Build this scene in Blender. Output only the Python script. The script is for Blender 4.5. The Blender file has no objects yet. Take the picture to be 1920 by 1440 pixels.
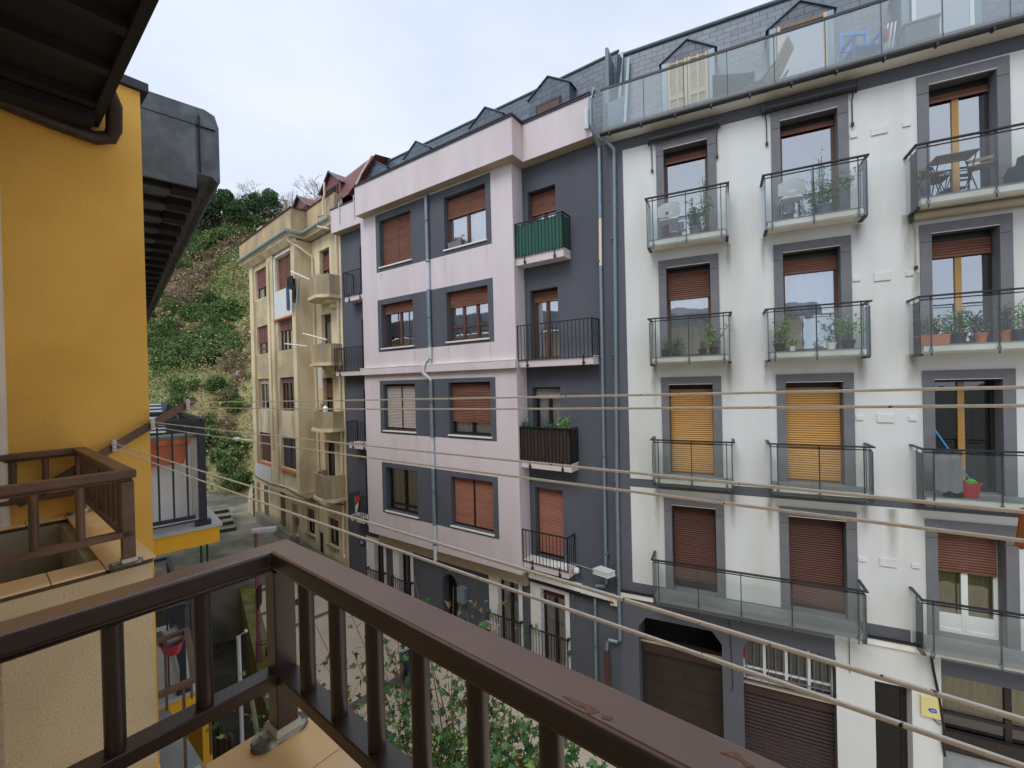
import bpy, bmesh, math, random
import numpy as np
from math import radians as R, sin, cos, pi
from mathutils import Matrix, Vector
random.seed(7)
SC = bpy.context.scene
COL = SC.collection
H = 8.3                      # height of the eye above the plaza; all "z" below are relative to the eye

# ------------------------------------------------------------------ materials
def hexc(h):
    h = h.lstrip('#'); v = [int(h[i:i+2], 16)/255 for i in (0, 2, 4)]
    return tuple(x/12.92 if x <= .04045 else ((x+.055)/1.055)**2.4 for x in v) + (1,)
MATS = {}
def mat(name, col, rough=.7, var=.12, vs=3., bump=0., bs=60., metal=0., spec=.5, col2=None, fac2=.5, s2=1.5, stretch=(1, 1, 1), bdist=.01, detail=5, edge=(.45, .6)):
    m = bpy.data.materials.new(name); m.use_nodes = True; MATS[name] = m
    nt = m.node_tree; N = nt.nodes; L = nt.links
    b = N['Principled BSDF']
    c = hexc(col) if isinstance(col, str) else tuple(col)+(1,)
    b.inputs['Roughness'].default_value = rough
    b.inputs['Metallic'].default_value = metal
    b.inputs['Specular IOR Level'].default_value = spec
    tc = N.new('ShaderNodeTexCoord'); mp = N.new('ShaderNodeMapping'); mp.inputs['Scale'].default_value = stretch
    L.new(tc.outputs['Object'], mp.inputs['Vector'])
    n1 = N.new('ShaderNodeTexNoise'); n1.inputs['Scale'].default_value = vs; n1.inputs['Detail'].default_value = detail
    L.new(mp.outputs[0], n1.inputs['Vector'])
    mr = N.new('ShaderNodeMapRange'); mr.inputs['From Min'].default_value = .3; mr.inputs['From Max'].default_value = .7
    mr.inputs['To Min'].default_value = 1-var; mr.inputs['To Max'].default_value = 1+var
    L.new(n1.outputs['Fac'], mr.inputs['Value'])
    base = N.new('ShaderNodeMix'); base.data_type = 'RGBA'; base.blend_type = 'MIX'
    base.inputs['A'].default_value = c
    base.inputs['B'].default_value = (hexc(col2) if col2 else c); base.inputs['Factor'].default_value = 0
    if col2:
        n2 = N.new('ShaderNodeTexNoise'); n2.inputs['Scale'].default_value = s2; n2.inputs['Detail'].default_value = 6
        L.new(mp.outputs[0], n2.inputs['Vector'])
        m2 = N.new('ShaderNodeMapRange'); m2.inputs['From Min'].default_value = edge[0]; m2.inputs['From Max'].default_value = edge[1]
        m2.inputs['To Max'].default_value = fac2
        L.new(n2.outputs['Fac'], m2.inputs['Value']); L.new(m2.outputs[0], base.inputs['Factor'])
    mul = N.new('ShaderNodeVectorMath'); mul.operation = 'SCALE'
    L.new(base.outputs['Result'], mul.inputs[0]); L.new(mr.outputs[0], mul.inputs['Scale'])
    L.new(mul.outputs[0], b.inputs['Base Color'])
    m['mul'] = mul.name
    if bump:
        nb = N.new('ShaderNodeTexNoise'); nb.inputs['Scale'].default_value = bs; nb.inputs['Detail'].default_value = 4
        L.new(tc.outputs['Object'], nb.inputs['Vector'])
        bp = N.new('ShaderNodeBump'); bp.inputs['Strength'].default_value = bump; bp.inputs['Distance'].default_value = bdist
        L.new(nb.outputs['Fac'], bp.inputs['Height']); L.new(bp.outputs[0], b.inputs['Normal'])
    return m
def stains(m, lst, col, strength=.6):
    """run-off marks under balcony corners: (x, z_top, length, width) in the building's own coordinates"""
    nt = m.node_tree; N = nt.nodes; L = nt.links; b = N['Principled BSDF']; mul = N[m['mul']]
    tc = N.new('ShaderNodeTexCoord'); sx = N.new('ShaderNodeSeparateXYZ'); L.new(tc.outputs['Object'], sx.inputs[0])
    nz = N.new('ShaderNodeTexNoise'); nz.inputs['Scale'].default_value = 7; nz.inputs['Detail'].default_value = 6
    mp = N.new('ShaderNodeMapping'); mp.inputs['Scale'].default_value = (3, 1, .5); L.new(tc.outputs['Object'], mp.inputs[0]); L.new(mp.outputs[0], nz.inputs['Vector'])
    def M(op, a, b_):
        n = N.new('ShaderNodeMath'); n.operation = op
        for i, v in enumerate((a, b_)):
            if isinstance(v, (int, float)): n.inputs[i].default_value = v
            else: L.new(v, n.inputs[i])
        return n.outputs[0]
    off = M('MULTIPLY', M('SUBTRACT', nz.outputs['Fac'], .5), .12)
    tot = None
    for (x, zt, ln, w) in lst:
        dx = M('ABSOLUTE', M('ADD', M('SUBTRACT', sx.outputs[0], x), off), 0)
        ax = N.new('ShaderNodeMapRange'); ax.inputs['From Min'].default_value = w; ax.inputs['From Max'].default_value = w*.15; L.new(dx, ax.inputs['Value'])
        az = N.new('ShaderNodeMapRange'); az.inputs['From Min'].default_value = zt+H-ln; az.inputs['From Max'].default_value = zt+H-ln*.1; L.new(sx.outputs[2], az.inputs['Value'])
        cut = M('LESS_THAN', sx.outputs[2], zt+H+.02)
        v = M('MULTIPLY', M('MULTIPLY', ax.outputs[0], az.outputs[0]), cut)
        tot = v if tot is None else M('MAXIMUM', tot, v)
    f = M('MULTIPLY', M('MULTIPLY', tot, strength), M('ADD', nz.outputs['Fac'], .45))
    mx = N.new('ShaderNodeMix'); mx.data_type = 'RGBA'; mx.inputs['B'].default_value = hexc(col)
    L.new(f, mx.inputs['Factor']); L.new(mul.outputs[0], mx.inputs['A']); L.new(mx.outputs['Result'], b.inputs['Base Color'])

def glass(name, tint, refl=.12, ior=1.45, rough=0.0, opac=0.):
    m = bpy.data.materials.new(name); m.use_nodes = True; MATS[name] = m
    nt = m.node_tree; N = nt.nodes; L = nt.links; N.remove(N['Principled BSDF'])
    out = N['Material Output']
    tr = N.new('ShaderNodeBsdfTransparent'); tr.inputs[0].default_value = tuple(tint)+(1,)
    gl = N.new('ShaderNodeBsdfGlossy'); gl.inputs['Roughness'].default_value = rough; gl.inputs[0].default_value = (.95, .97, 1, 1)
    fr_ = N.new('ShaderNodeFresnel'); fr_.inputs['IOR'].default_value = ior
    ad = N.new('ShaderNodeMath'); ad.operation = 'ADD'; ad.use_clamp = True; L.new(fr_.outputs[0], ad.inputs[0]); ad.inputs[1].default_value = refl
    nz = N.new('ShaderNodeTexNoise'); nz.inputs['Scale'].default_value = 1.3
    tc = N.new('ShaderNodeTexCoord'); L.new(tc.outputs['Object'], nz.inputs['Vector'])
    bp = N.new('ShaderNodeBump'); bp.inputs['Strength'].default_value = .06; bp.inputs['Distance'].default_value = .1
    L.new(nz.outputs['Fac'], bp.inputs['Height']); L.new(bp.outputs[0], gl.inputs['Normal'])
    mx = N.new('ShaderNodeMixShader'); L.new(ad.outputs[0], mx.inputs[0]); L.new(tr.outputs[0], mx.inputs[1]); L.new(gl.outputs[0], mx.inputs[2])
    last = mx
    if opac:
        df = N.new('ShaderNodeBsdfDiffuse'); df.inputs[0].default_value = (.62, .68, .68, 1)
        m2 = N.new('ShaderNodeMixShader'); m2.inputs[0].default_value = opac
        L.new(mx.outputs[0], m2.inputs[1]); L.new(df.outputs[0], m2.inputs[2]); last = m2
    L.new(last.outputs[0], out.inputs[0])
    return m
def slate(name, col, tw=.32, th=.16, proj='XZ', colm='#20262b'):
    m = bpy.data.materials.new(name); m.use_nodes = True; MATS[name] = m
    nt = m.node_tree; N = nt.nodes; L = nt.links; b = N['Principled BSDF']
    tc = N.new('ShaderNodeTexCoord'); s = N.new('ShaderNodeSeparateXYZ'); L.new(tc.outputs['Object'], s.inputs[0])
    c = N.new('ShaderNodeCombineXYZ'); L.new(s.outputs[0 if proj[0] == 'X' else 1], c.inputs[0]); L.new(s.outputs[2], c.inputs[1])
    br = N.new('ShaderNodeTexBrick'); br.inputs['Scale'].default_value = 1; br.inputs['Brick Width'].default_value = tw; br.inputs['Row Height'].default_value = th
    br.inputs['Mortar Size'].default_value = .006; br.inputs['Mortar Smooth'].default_value = .2
    a = hexc(col); br.inputs['Color1'].default_value = a; br.inputs['Color2'].default_value = tuple(x*.72 for x in a[:3])+(1,); br.inputs['Mortar'].default_value = hexc(colm)
    L.new(c.outputs[0], br.inputs['Vector'])
    nz = N.new('ShaderNodeTexNoise'); nz.inputs['Scale'].default_value = 5; L.new(tc.outputs['Object'], nz.inputs['Vector'])
    mr = N.new('ShaderNodeMapRange'); mr.inputs['To Min'].default_value = .75; mr.inputs['To Max'].default_value = 1.25; L.new(nz.outputs['Fac'], mr.inputs['Value'])
    mu = N.new('ShaderNodeVectorMath'); mu.operation = 'SCALE'; L.new(br.outputs['Color'], mu.inputs[0]); L.new(mr.outputs[0], mu.inputs['Scale'])
    L.new(mu.outputs[0], b.inputs['Base Color']); b.inputs['Roughness'].default_value = .45
    bp = N.new('ShaderNodeBump'); bp.inputs['Strength'].default_value = .6; bp.inputs['Distance'].default_value = .01; bp.invert = True
    L.new(br.outputs['Fac'], bp.inputs['Height']); L.new(bp.outputs[0], b.inputs['Normal'])
    return m

mat('white_paint', '#d8dcdb', .85, .035, 1.4, .25, 90, col2='#cbcbc2', fac2=.5, s2=.8, stretch=(1.5, 1.5, .3))
mat('band_grey', '#5c5f67', .85, .08, 1.5, .2, 90, col2='#565a66', fac2=.6)
mat('surround_grey', '#707176', .8, .06, 3, .15, 60, col2='#7b7c80', fac2=.4, s2=4)
mat('wall_slate', '#565a63', .85, .09, 1.6, .3, 110, col2='#484c55', fac2=.6, s2=.8, stretch=(1.5, 1.5, .35))
mat('wall_mauve', '#d5cbcf', .85, .035, 1.6, .3, 110, col2='#c9bebf', fac2=.45, s2=.7, stretch=(1.6, 1.6, .3))
mat('soffit_beige', '#b5a893', .85, .1, 2)
mat('frame_brown', '#5a3b2e', .5, .15, 8, stretch=(1, 1, .2))
mat('frame_dark', '#231d1b', .45, .1, 8)
mat('frame_tan', '#b08a4a', .5, .12, 8, stretch=(1, 1, .2))
mat('frame_white', '#e6e8e6', .4, .03, 4)
mat('shutter_red', '#7e5240', .6, .16, 5, stretch=(.4, 1, 3), col2='#6d4438', fac2=.6, s2=2)
mat('shutter_dark', '#5c3629', .55, .12, 5, stretch=(.4, 1, 3))
mat('shutter_pale', '#a5705c', .6, .08, 5, stretch=(.4, 1, 3), col2='#9a6456', fac2=.6, s2=2)
mat('shutter_mauve', '#7f5254', .6, .12, 5, stretch=(.4, 1, 3))
mat('shutter_brown', '#5a3a2c', .6, .12, 5, stretch=(.4, 1, 3))
mat('shutter_tan', '#c4924a', .55, .1, 5, stretch=(.4, 1, 3))
mat('shutter_beige', '#b5aca2', .6, .08, 5, stretch=(.4, 1, 3))
mat('louvre_tan', '#c4b08a', .6, .12, 6)
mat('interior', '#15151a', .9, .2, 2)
mat('curtain', '#f2f4f8', .9, .08, 3, stretch=(6, 1, .3))
mat('curtain_mustard', '#a39650', .9, .2, 3, stretch=(8, 1, .3))
mat('curtain_dark', '#3a3a3c', .9, .2, 3, stretch=(6, 1, .3))
mat('sill_white', '#dedddb', .6, .05, 6, .1, 80)
mat('sill_terracotta', '#c77a52', .7, .1, 6)
mat('iron', '#1f2227', .45, .15, 20)
mat('steel', '#7d868c', .35, .1, 10, metal=.6)
mat('zinc', '#7f8f9b', .4, .1, 6, metal=.3)
mat('zinc_roof', '#5a6a70', .45, .15, 3, metal=.2)
mat('pipe_pale', '#c9cfd6', .5, .08, 6)
mat('rust', '#54342a', .8, .3, 8, .2)
mat('slab_cream', '#efefe8', .8, .08, 3, .15, 70, col2='#cfcdbc', fac2=.6)
mat('slab_grey', '#9aa0a0', .75, .1, 3, .1, 70)
mat('tile_pale', '#b9bdbd', .5, .1, 4); mat('tile_grey', '#8f9696', .6, .12, 4)
mat('gutter_dark', '#2b2f33', .5, .2, 8)
mat('green_cloth', '#2f6254', .85, .12, 4, stretch=(5, 1, .4))
mat('brown_cloth', '#3d3029', .6, .2, 4, stretch=(7, 1, .4))
mat('garage_brown', '#31281f', .6, .2, 3, stretch=(1, 1, .5))
mat('garage_roller', '#3a2b2a', .5, .15, 3)
mat('wood_beam', '#3c2a24', .7, .2, 3)
slate('slate', '#5f6b7a'); slate('slate_side', '#5f6b7a', proj='YZ')
slate('red_roof', '#7c4440', .6, .09, colm='#5a2f2d'); slate('red_roof_side', '#7c4440', .6, .09, proj='YZ', colm='#5a2f2d')
mat('ochre', '#d9ccb0', .85, .1, 1.5, .2, 70, col2='#9f9580', fac2=.8, s2=.9, stretch=(1, 1, .45))
mat('ochre_clean', '#dfd0ae', .85, .08, 1.5, .2, 70, col2='#bfae8c', fac2=.7, s2=1.2, stretch=(1, 1, .35))
mat('ochre_grey', '#b3a58a', .9, .1, 2, .25, 50, col2='#cbb789', fac2=.8, s2=.8, edge=(.5, .54))
mat('ochre_parapet', '#9c8f78', .9, .2, 2, .2, 50, col2='#bfa981', fac2=.9, s2=.8, stretch=(1, 1, .5))
mat('patch_white', '#d5d8d8', .8, .05, 3, .1, 60)
mat('gutter_green', '#8b9a92', .5, .15, 10)
mat('stucco_yellow', '#f5bf5c', .9, .05, 1.5, .7, 95, col2='#e8ae4b', fac2=.5, s2=1.2, bdist=.012)
mat('yellow_smooth', '#efb62e', .8, .05, 3, .1, 60)
mat('stucco_beige', '#d9c39d', .9, .07, 2, .7, 75, col2='#c9b48f', fac2=.5, s2=1.6, bdist=.012)
mat('inner_wall', '#b0a288', .85, .18, 3, .15, 40, col2='#b9b6ac', fac2=.6, s2=2.2, edge=(.6, .75))
mat('cream_pipe', '#e0d3bd', .6, .05, 4)
mat('coping_tile', '#f6c686', .4, .08, 4, .05, 40, col2='#f8d6a4', fac2=.7, s2=3)
mat('grout', '#5a4a38', .9, .1, 8)
mat('rail_brown', '#32231d', .40, .14, 3, .05, 160, spec=.5, col2='#6b5850', fac2=.5, s2=42, edge=(.71, .77)); mat('rail_top_skylit', '#836352', .36, .16, 4, .12, 22, spec=.6, bdist=.002, col2='#a48a78', fac2=.5, s2=38, edge=(.69, .76))  # handrail top faces: sky reflection painted in as lighter brown, plus pale specks
mat('gutter_brown', '#3b2c29', .4, .2, 6, .05, 60)
for k_ in ('rail_brown', 'rail_top_skylit'):
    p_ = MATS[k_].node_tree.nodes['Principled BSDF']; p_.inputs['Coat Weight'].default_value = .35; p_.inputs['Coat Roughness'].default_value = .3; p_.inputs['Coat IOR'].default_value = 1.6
mat('rail_brown_old', '#6b4f3c', .42, .15, 5, .04, 120, col2='#4a3529', fac2=.6, s2=3)
mat('foot_metal', '#6c6660', .75, .35, 25, .5, 60, col2='#b8b4aa', fac2=.9, s2=14, edge=(.5, .58))
mat('bitumen', '#5a6067', .8, .15, 8, .9, 120, col2='#747b82', fac2=.6, s2=3, bdist=.01)
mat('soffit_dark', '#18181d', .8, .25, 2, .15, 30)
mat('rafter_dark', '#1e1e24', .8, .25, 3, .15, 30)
mat('dark_metal_rail', '#232c38', .4, .1, 8)
mat('cabinet_white', '#f2f2f2', .45, .03, 3)
mat('cabinet_lid', '#9aa0a2', .5, .05, 3)
mat('terracotta', '#d07a52', .7, .1, 6)
mat('planter_grey', '#6d6f75', .7, .08, 6)
mat('pot_dark', '#2c2d31', .6, .1, 6)
mat('rope', '#fffaf2', .9, .06, 90, col2='#2e3430', fac2=1, s2=42, edge=(.67, .69))
mat('water_mark', '#80573a', .2, .3, 90); mat('leaf_green', '#4f8a3a', .6, .25, 6); mat('leaf_dark', '#2f5a2c', .6, .25, 6); mat('leaf_light', '#8fb05a', .6, .2, 6)
mat('leaf_brown', '#8f7a55', .7, .25, 6); mat('leaf_rust', '#b5772c', .7, .3, 6); mat('leaf_maple', '#66874b', .5, .25, 5)
mat('petal', '#d8506a', .6, .1, 6); mat('petal_orange', '#c06a2a', .7, .3, 20)
mat('twig', '#96785c', .8, .2, 10); mat('bark_grey', '#6f6862', .9, .25, 4, .3, 30)
mat('plastic_white', '#fdfdfd', .35, .02, 3); mat('plastic_red', '#c22f38', .4, .05, 3); mat('plastic_blue', '#3f9bd0', .4, .05, 3)
mat('plastic_green', '#6fd34e', .5, .1, 8); mat('plastic_pink', '#d0445e', .4, .1, 3); mat('blue_paint', '#5f8fd0', .5, .08, 4)
mat('wood_rust', '#b0683e', .6, .15, 12); mat('wood_light', '#cbb596', .6, .15, 6, stretch=(1, 1, .3)); mat('wood_mid', '#7d6a58', .6, .15, 6)
mat('cloth_grey', '#8e9296', .9, .12, 8); mat('cloth_black', '#1d1f26', .9, .2, 5); mat('cloth_blue', '#3d5f7c', .9, .15, 5); mat('cloth_dark', '#39424e', .9, .2, 5, .3, 20)
mat('flag_red', '#c8303c', .8, .06, 4); mat('flag_green', '#2f7a4c', .8, .06, 4); mat('flag_white', '#e6e6e2', .8, .04, 4)
mat('sign_yellow', '#dccf8e', .6, .05, 4); mat('sign_blue', '#2b4fb0', .5, .05, 4); mat('scooter_paint', '#23283a', .35, .08, 4); mat('navy', '#27306b', .5, .08, 4)
mat('lamp_red', '#8a5660', .5, .12, 5); mat('lamp_grey', '#c9ccce', .4, .05, 4); mat('black_plastic', '#16171b', .45, .1, 8)
mat('mortar', '#c9c4b6', .9, .15, 20, .3, 80); mat('concrete', '#8a8778', .9, .2, 1.2, .3, 25, col2='#5f6350', fac2=.8, s2=.7)
mat('concrete_dark', '#4a473d', .9, .25, 1.5, .3, 15, col2='#2f332a', fac2=.9, s2=.8)
mat('moss', '#70702f', .95, .25, 3, .6, 30, col2='#7e7a62', fac2=.9, s2=1.6, edge=(.5, .62))
mat('paving', '#dccbb4', .85, .07, 1.2, .2, 30, col2='#cdbba2', fac2=.5, s2=14)
mat('paving_line', '#6d6660', .8, .15, 3, .15, 30)
mat('asphalt', '#55544f', .9, .15, 3, .3, 40)
mat('roof_white', '#c8ccd0', .5, .05, 3)
mat('fence_green', '#1f5a3c', .5, .1, 6)
mat('hill_soil', '#8a855c', .95, .3, .12, .5, 2.5, col2='#a8966e', fac2=.9, s2=.09)
mat('hg1', '#6d8a48', .8, .3, .5); mat('hg2', '#4d6b3a', .8, .3, .5); mat('hg3', '#919a55', .8, .3, .5)
mat('hb1', '#a08872', .9, .25, .5); mat('hb2', '#b3a377', .9, .25, .5); mat('hb3', '#857263', .9, .25, .5); mat('hg4', '#38553a', .8, .3, .5)
mat('bare', '#a39c98', .9, .2, 1)
glass('window_glass', (.88, .92, .94), .45, 1.5)
glass('dark_glass', (.35, .33, .32), .02, 1.4)
glass('low_glass', (.82, .86, .88), .10, 1.5)
glass('rail_glass', (.975, .99, .985), .01, 1.25, opac=.035)
glass('terrace_glass', (.93, .965, .97), .05, 1.35, opac=.13)

# ------------------------------------------------------------------ frames and mesh building
class Frame:
    """a street front: axis a degrees; s runs right along it, D is the distance of a plane from the eye"""
    def __init__(f, a, sref=0., dref=0.):
        f.a = R(a); f.S = Vector((sin(f.a), -cos(f.a), 0)); f.n = Vector((cos(f.a), sin(f.a), 0)); f.sr = sref; f.dr = dref
    def w(f, s, D, z): return f.n*D + f.S*s + Vector((0, 0, z+H))
    def rot(f): return f.a - pi/2
def tag(o, label=None, cat=None, group=None, kind=None):
    if label: o['label'] = label
    if cat: o['category'] = cat
    if group: o['group'] = group
    if kind: o['kind'] = kind
    return o
def empty(name, loc, rz, label, cat, group=None):
    o = bpy.data.objects.new(name, None); COL.objects.link(o); o.location = loc; o.rotation_euler = (0, 0, rz); o.empty_display_size = .2
    return tag(o, label, cat, group)
def root(fr, name, label, cat, group=None):
    e = empty(name, fr.w(fr.sr, fr.dr, -H), fr.rot(), label, cat, group); return e
class MB:
    def __init__(m, fr=None): m.fr = fr; m.v = []; m.f = []; m.mi = []; m.ms = []
    def P(m, p):
        if m.fr is None: return tuple(p)
        return (p[0]-m.fr.sr, p[1]-m.fr.dr, p[2]+H)
    def mid(m, name):
        if name not in m.ms: m.ms.append(name)
        return m.ms.index(name)
    def face(m, pts, mt):
        i = len(m.v); m.v += [m.P(p) for p in pts]; m.f.append(tuple(range(i, i+len(pts)))); m.mi.append(m.mid(mt))
    def box(m, a, b, c, d, e, f, mt):
        a, b = min(a, b), max(a, b); c, d = min(c, d), max(c, d); e, f = min(e, f), max(e, f)
        i = len(m.v)
        m.v += [m.P(p) for p in ((a, c, e), (b, c, e), (b, d, e), (a, d, e), (a, c, f), (b, c, f), (b, d, f), (a, d, f))]
        for q in ((0, 3, 2, 1), (4, 5, 6, 7), (0, 1, 5, 4), (1, 2, 6, 5), (2, 3, 7, 6), (3, 0, 4, 7)):
            m.f.append(tuple(i+k for k in q)); m.mi.append(m.mid(mt))
    def prism(m, poly, ext, mt, axis='D', mside=None):
        """poly of (s,z) extruded over D=ext, or (D,z) over s, or (s,D) over z"""
        n = len(poly)
        def pt(p, e): return {'D': (p[0], e, p[1]), 's': (e, p[0], p[1]), 'z': (p[0], p[1], e)}[axis]
        i = len(m.v)
        m.v += [m.P(pt(p, ext[0])) for p in poly] + [m.P(pt(p, ext[1])) for p in poly]
        m.f.append(tuple(range(i, i+n))); m.mi.append(m.mid(mt)); m.f.append(tuple(range(i+2*n-1, i+n-1, -1))); m.mi.append(m.mid(mt))
        for k in range(n):
            j = (k+1) % n; m.f.append((i+k, i+j, i+n+j, i+n+k)); m.mi.append(m.mid(mside or mt))
    def tube(m, pts, r, mt, n=8, r2=None, cap=True):
        pts = [Vector(m.P(p)) for p in pts]; K = len(pts); rings = []
        for k, p in enumerate(pts):
            t = (pts[min(k+1, K-1)]-pts[max(k-1, 0)])
            if t.length < 1e-9: t = Vector((0, 0, 1))
            t.normalize(); u = t.cross(Vector((0, 0, 1)) if abs(t.z) < .9 else Vector((1, 0, 0))).normalized(); w = t.cross(u)
            rr = r if r2 is None else r+(r2-r)*k/max(1, K-1)
            i = len(m.v); rings.append(i)
            for q in range(n): m.v.append(tuple(p+rr*(cos(2*pi*q/n)*u+sin(2*pi*q/n)*w)))
        for a, b in zip(rings, rings[1:]):
            for q in range(n): m.f.append((a+q, a+(q+1) % n, b+(q+1) % n, b+q)); m.mi.append(m.mid(mt))
        if cap and n > 2:
            m.f.append(tuple(rings[0]+q for q in range(n))[::-1]); m.mi.append(m.mid(mt)); m.f.append(tuple(rings[-1]+q for q in range(n))); m.mi.append(m.mid(mt))
    def lathe(m, c, prof, mt, n=16, sx=1., sy=1.):
        c = Vector(m.P(c)); rings = []
        for r, z in prof:
            rings.append(len(m.v))
            for q in range(n): m.v.append((c.x+r*sx*cos(2*pi*q/n), c.y+r*sy*sin(2*pi*q/n), c.z+z))
        for a, b in zip(rings, rings[1:]):
            for q in range(n): m.f.append((a+q, a+(q+1) % n, b+(q+1) % n, b+q)); m.mi.append(m.mid(mt))
        m.f.append(tuple(rings[0]+q for q in range(n))[::-1]); m.mi.append(m.mid(mt)); m.f.append(tuple(rings[-1]+q for q in range(n))); m.mi.append(m.mid(mt))
    def leaf(m, c, size, mt, up=None, rnd=random, shape=None):
        c = Vector(m.P(c)); d = Vector((rnd.gauss(0, 1), rnd.gauss(0, 1), rnd.gauss(0, .6))).normalized()
        nn = Vector((rnd.gauss(0, .85), rnd.gauss(0, .85), 1)).normalized() if up is None else Vector(up)
        e = nn.cross(d).normalized(); g = e.cross(nn); cu = rnd.uniform(.1, .9)
        i = len(m.v)
        sh = shape or ((0, -.5), (.3, 0), (0, .6), (-.3, 0))
        for x, y in sh: m.v.append(tuple(c+size*(x*e+y*g+(cu*abs(x)-.5*y*abs(y))*nn)))
        m.f.append(tuple(range(i, i+len(sh)))); m.mi.append(m.mid(mt))
    def loft(m, pairs, z0, z1, mt, top=None):
        """one closed bar following a mitred path given as (outer, inner) corners"""
        i = len(m.v)
        for a, b in pairs: m.v += [m.P((a[0], a[1], z0)), m.P((b[0], b[1], z0)), m.P((b[0], b[1], z1)), m.P((a[0], a[1], z1))]
        for k in range(len(pairs)-1):
            for q in range(4): m.f.append((i+4*k+q, i+4*k+(q+1) % 4, i+4*k+4+(q+1) % 4, i+4*k+4+q)); m.mi.append(m.mid(top if (top and q == 2) else mt))
        e = i+4*(len(pairs)-1); m.f.append((i, i+1, i+2, i+3)); m.mi.append(m.mid(mt)); m.f.append((e+3, e+2, e+1, e)); m.mi.append(m.mid(mt))
    def build(m, name, parent=None, smooth=False, bevel=0., label=None, loc=None):
        me = bpy.data.meshes.new(name); me.from_pydata(m.v, [], m.f)
        for k in m.ms: me.materials.append(MATS[k])
        me.polygons.foreach_set('material_index', m.mi)
        if smooth: me.polygons.foreach_set('use_smooth', [True]*len(m.f))
        me.update()
        o = bpy.data.objects.new(name, me); COL.objects.link(o)
        if parent is not None: o.parent = parent
        if loc is not None: o.location = loc
        if bevel:
            b = o.modifiers.new('b', 'BEVEL'); b.width = bevel; b.segments = 2; b.limit_method = 'ANGLE'
        if smooth:
            try:
                me.set_sharp_from_angle(angle=R(40))
            except Exception: pass
        if label: o['label'] = label
        return o

def facade(m, D, s0, s1, z0, z1, holes, regions, depth, rmat):
    """wall sheet in plane D with openings cut out and their reveals; regions paint the cells"""
    S = sorted({s0, s1} | {v for h in holes for v in h[:2]} | {v for r in regions for v in r[:2]})
    Z = sorted({z0, z1} | {v for h in holes for v in h[2:4]} | {v for r in regions for v in r[2:4]})
    S = [v for v in S if s0 <= v <= s1]; Z = [v for v in Z if z0 <= v <= z1]
    for a, b in zip(S, S[1:]):
        for c, d in zip(Z, Z[1:]):
            x = (a+b)/2; y = (c+d)/2
            if any(h[0] < x < h[1] and h[2] < y < h[3] for h in holes): continue
            mt = None
            for r in regions:
                if r[0] < x < r[1] and r[2] < y < r[3]: mt = r[4]
            if mt: m.face([(a, D, c), (b, D, c), (b, D, d), (a, D, d)], mt)
    for h in holes:
        a, b, c, d = h[:4]; q = h[4] if len(h) > 4 else depth
        rm = h[5] if len(h) > 5 else rmat
        E_ = D+q
        m.face([(a, D, c), (a, D, d), (a, E_, d), (a, E_, c)], rm); m.face([(b, D, c), (b, E_, c), (b, E_, d), (b, D, d)], rm)
        m.face([(a, D, d), (b, D, d), (b, E_, d), (a, E_, d)], rm); m.face([(a, D, c), (a, E_, c), (b, E_, c), (b, D, c)], rm)

def slats(m, s0, s1, D, z0, z1, mt, pitch=.05, dep=.012):
    n = max(1, int(round((z1-z0)/pitch))); h = (z1-z0)/n
    for k in range(n):
        a = z0+k*h; b = a+h
        m.face([(s0, D, a+h*.14), (s1, D, a+h*.14), (s1, D-dep*.8, a+h*.5), (s0, D-dep*.8, a+h*.5)], mt)
        m.face([(s0, D-dep*.8, a+h*.5), (s1, D-dep*.8, a+h*.5), (s1, D, b), (s0, D, b)], mt)
        m.face([(s0, D+dep, a), (s1, D+dep, a), (s1, D, a+h*.14), (s0, D, a+h*.14)], mt)
    m.box(s0, s1, D-.012, D+.02, z0-.045, z0, mt)

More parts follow.
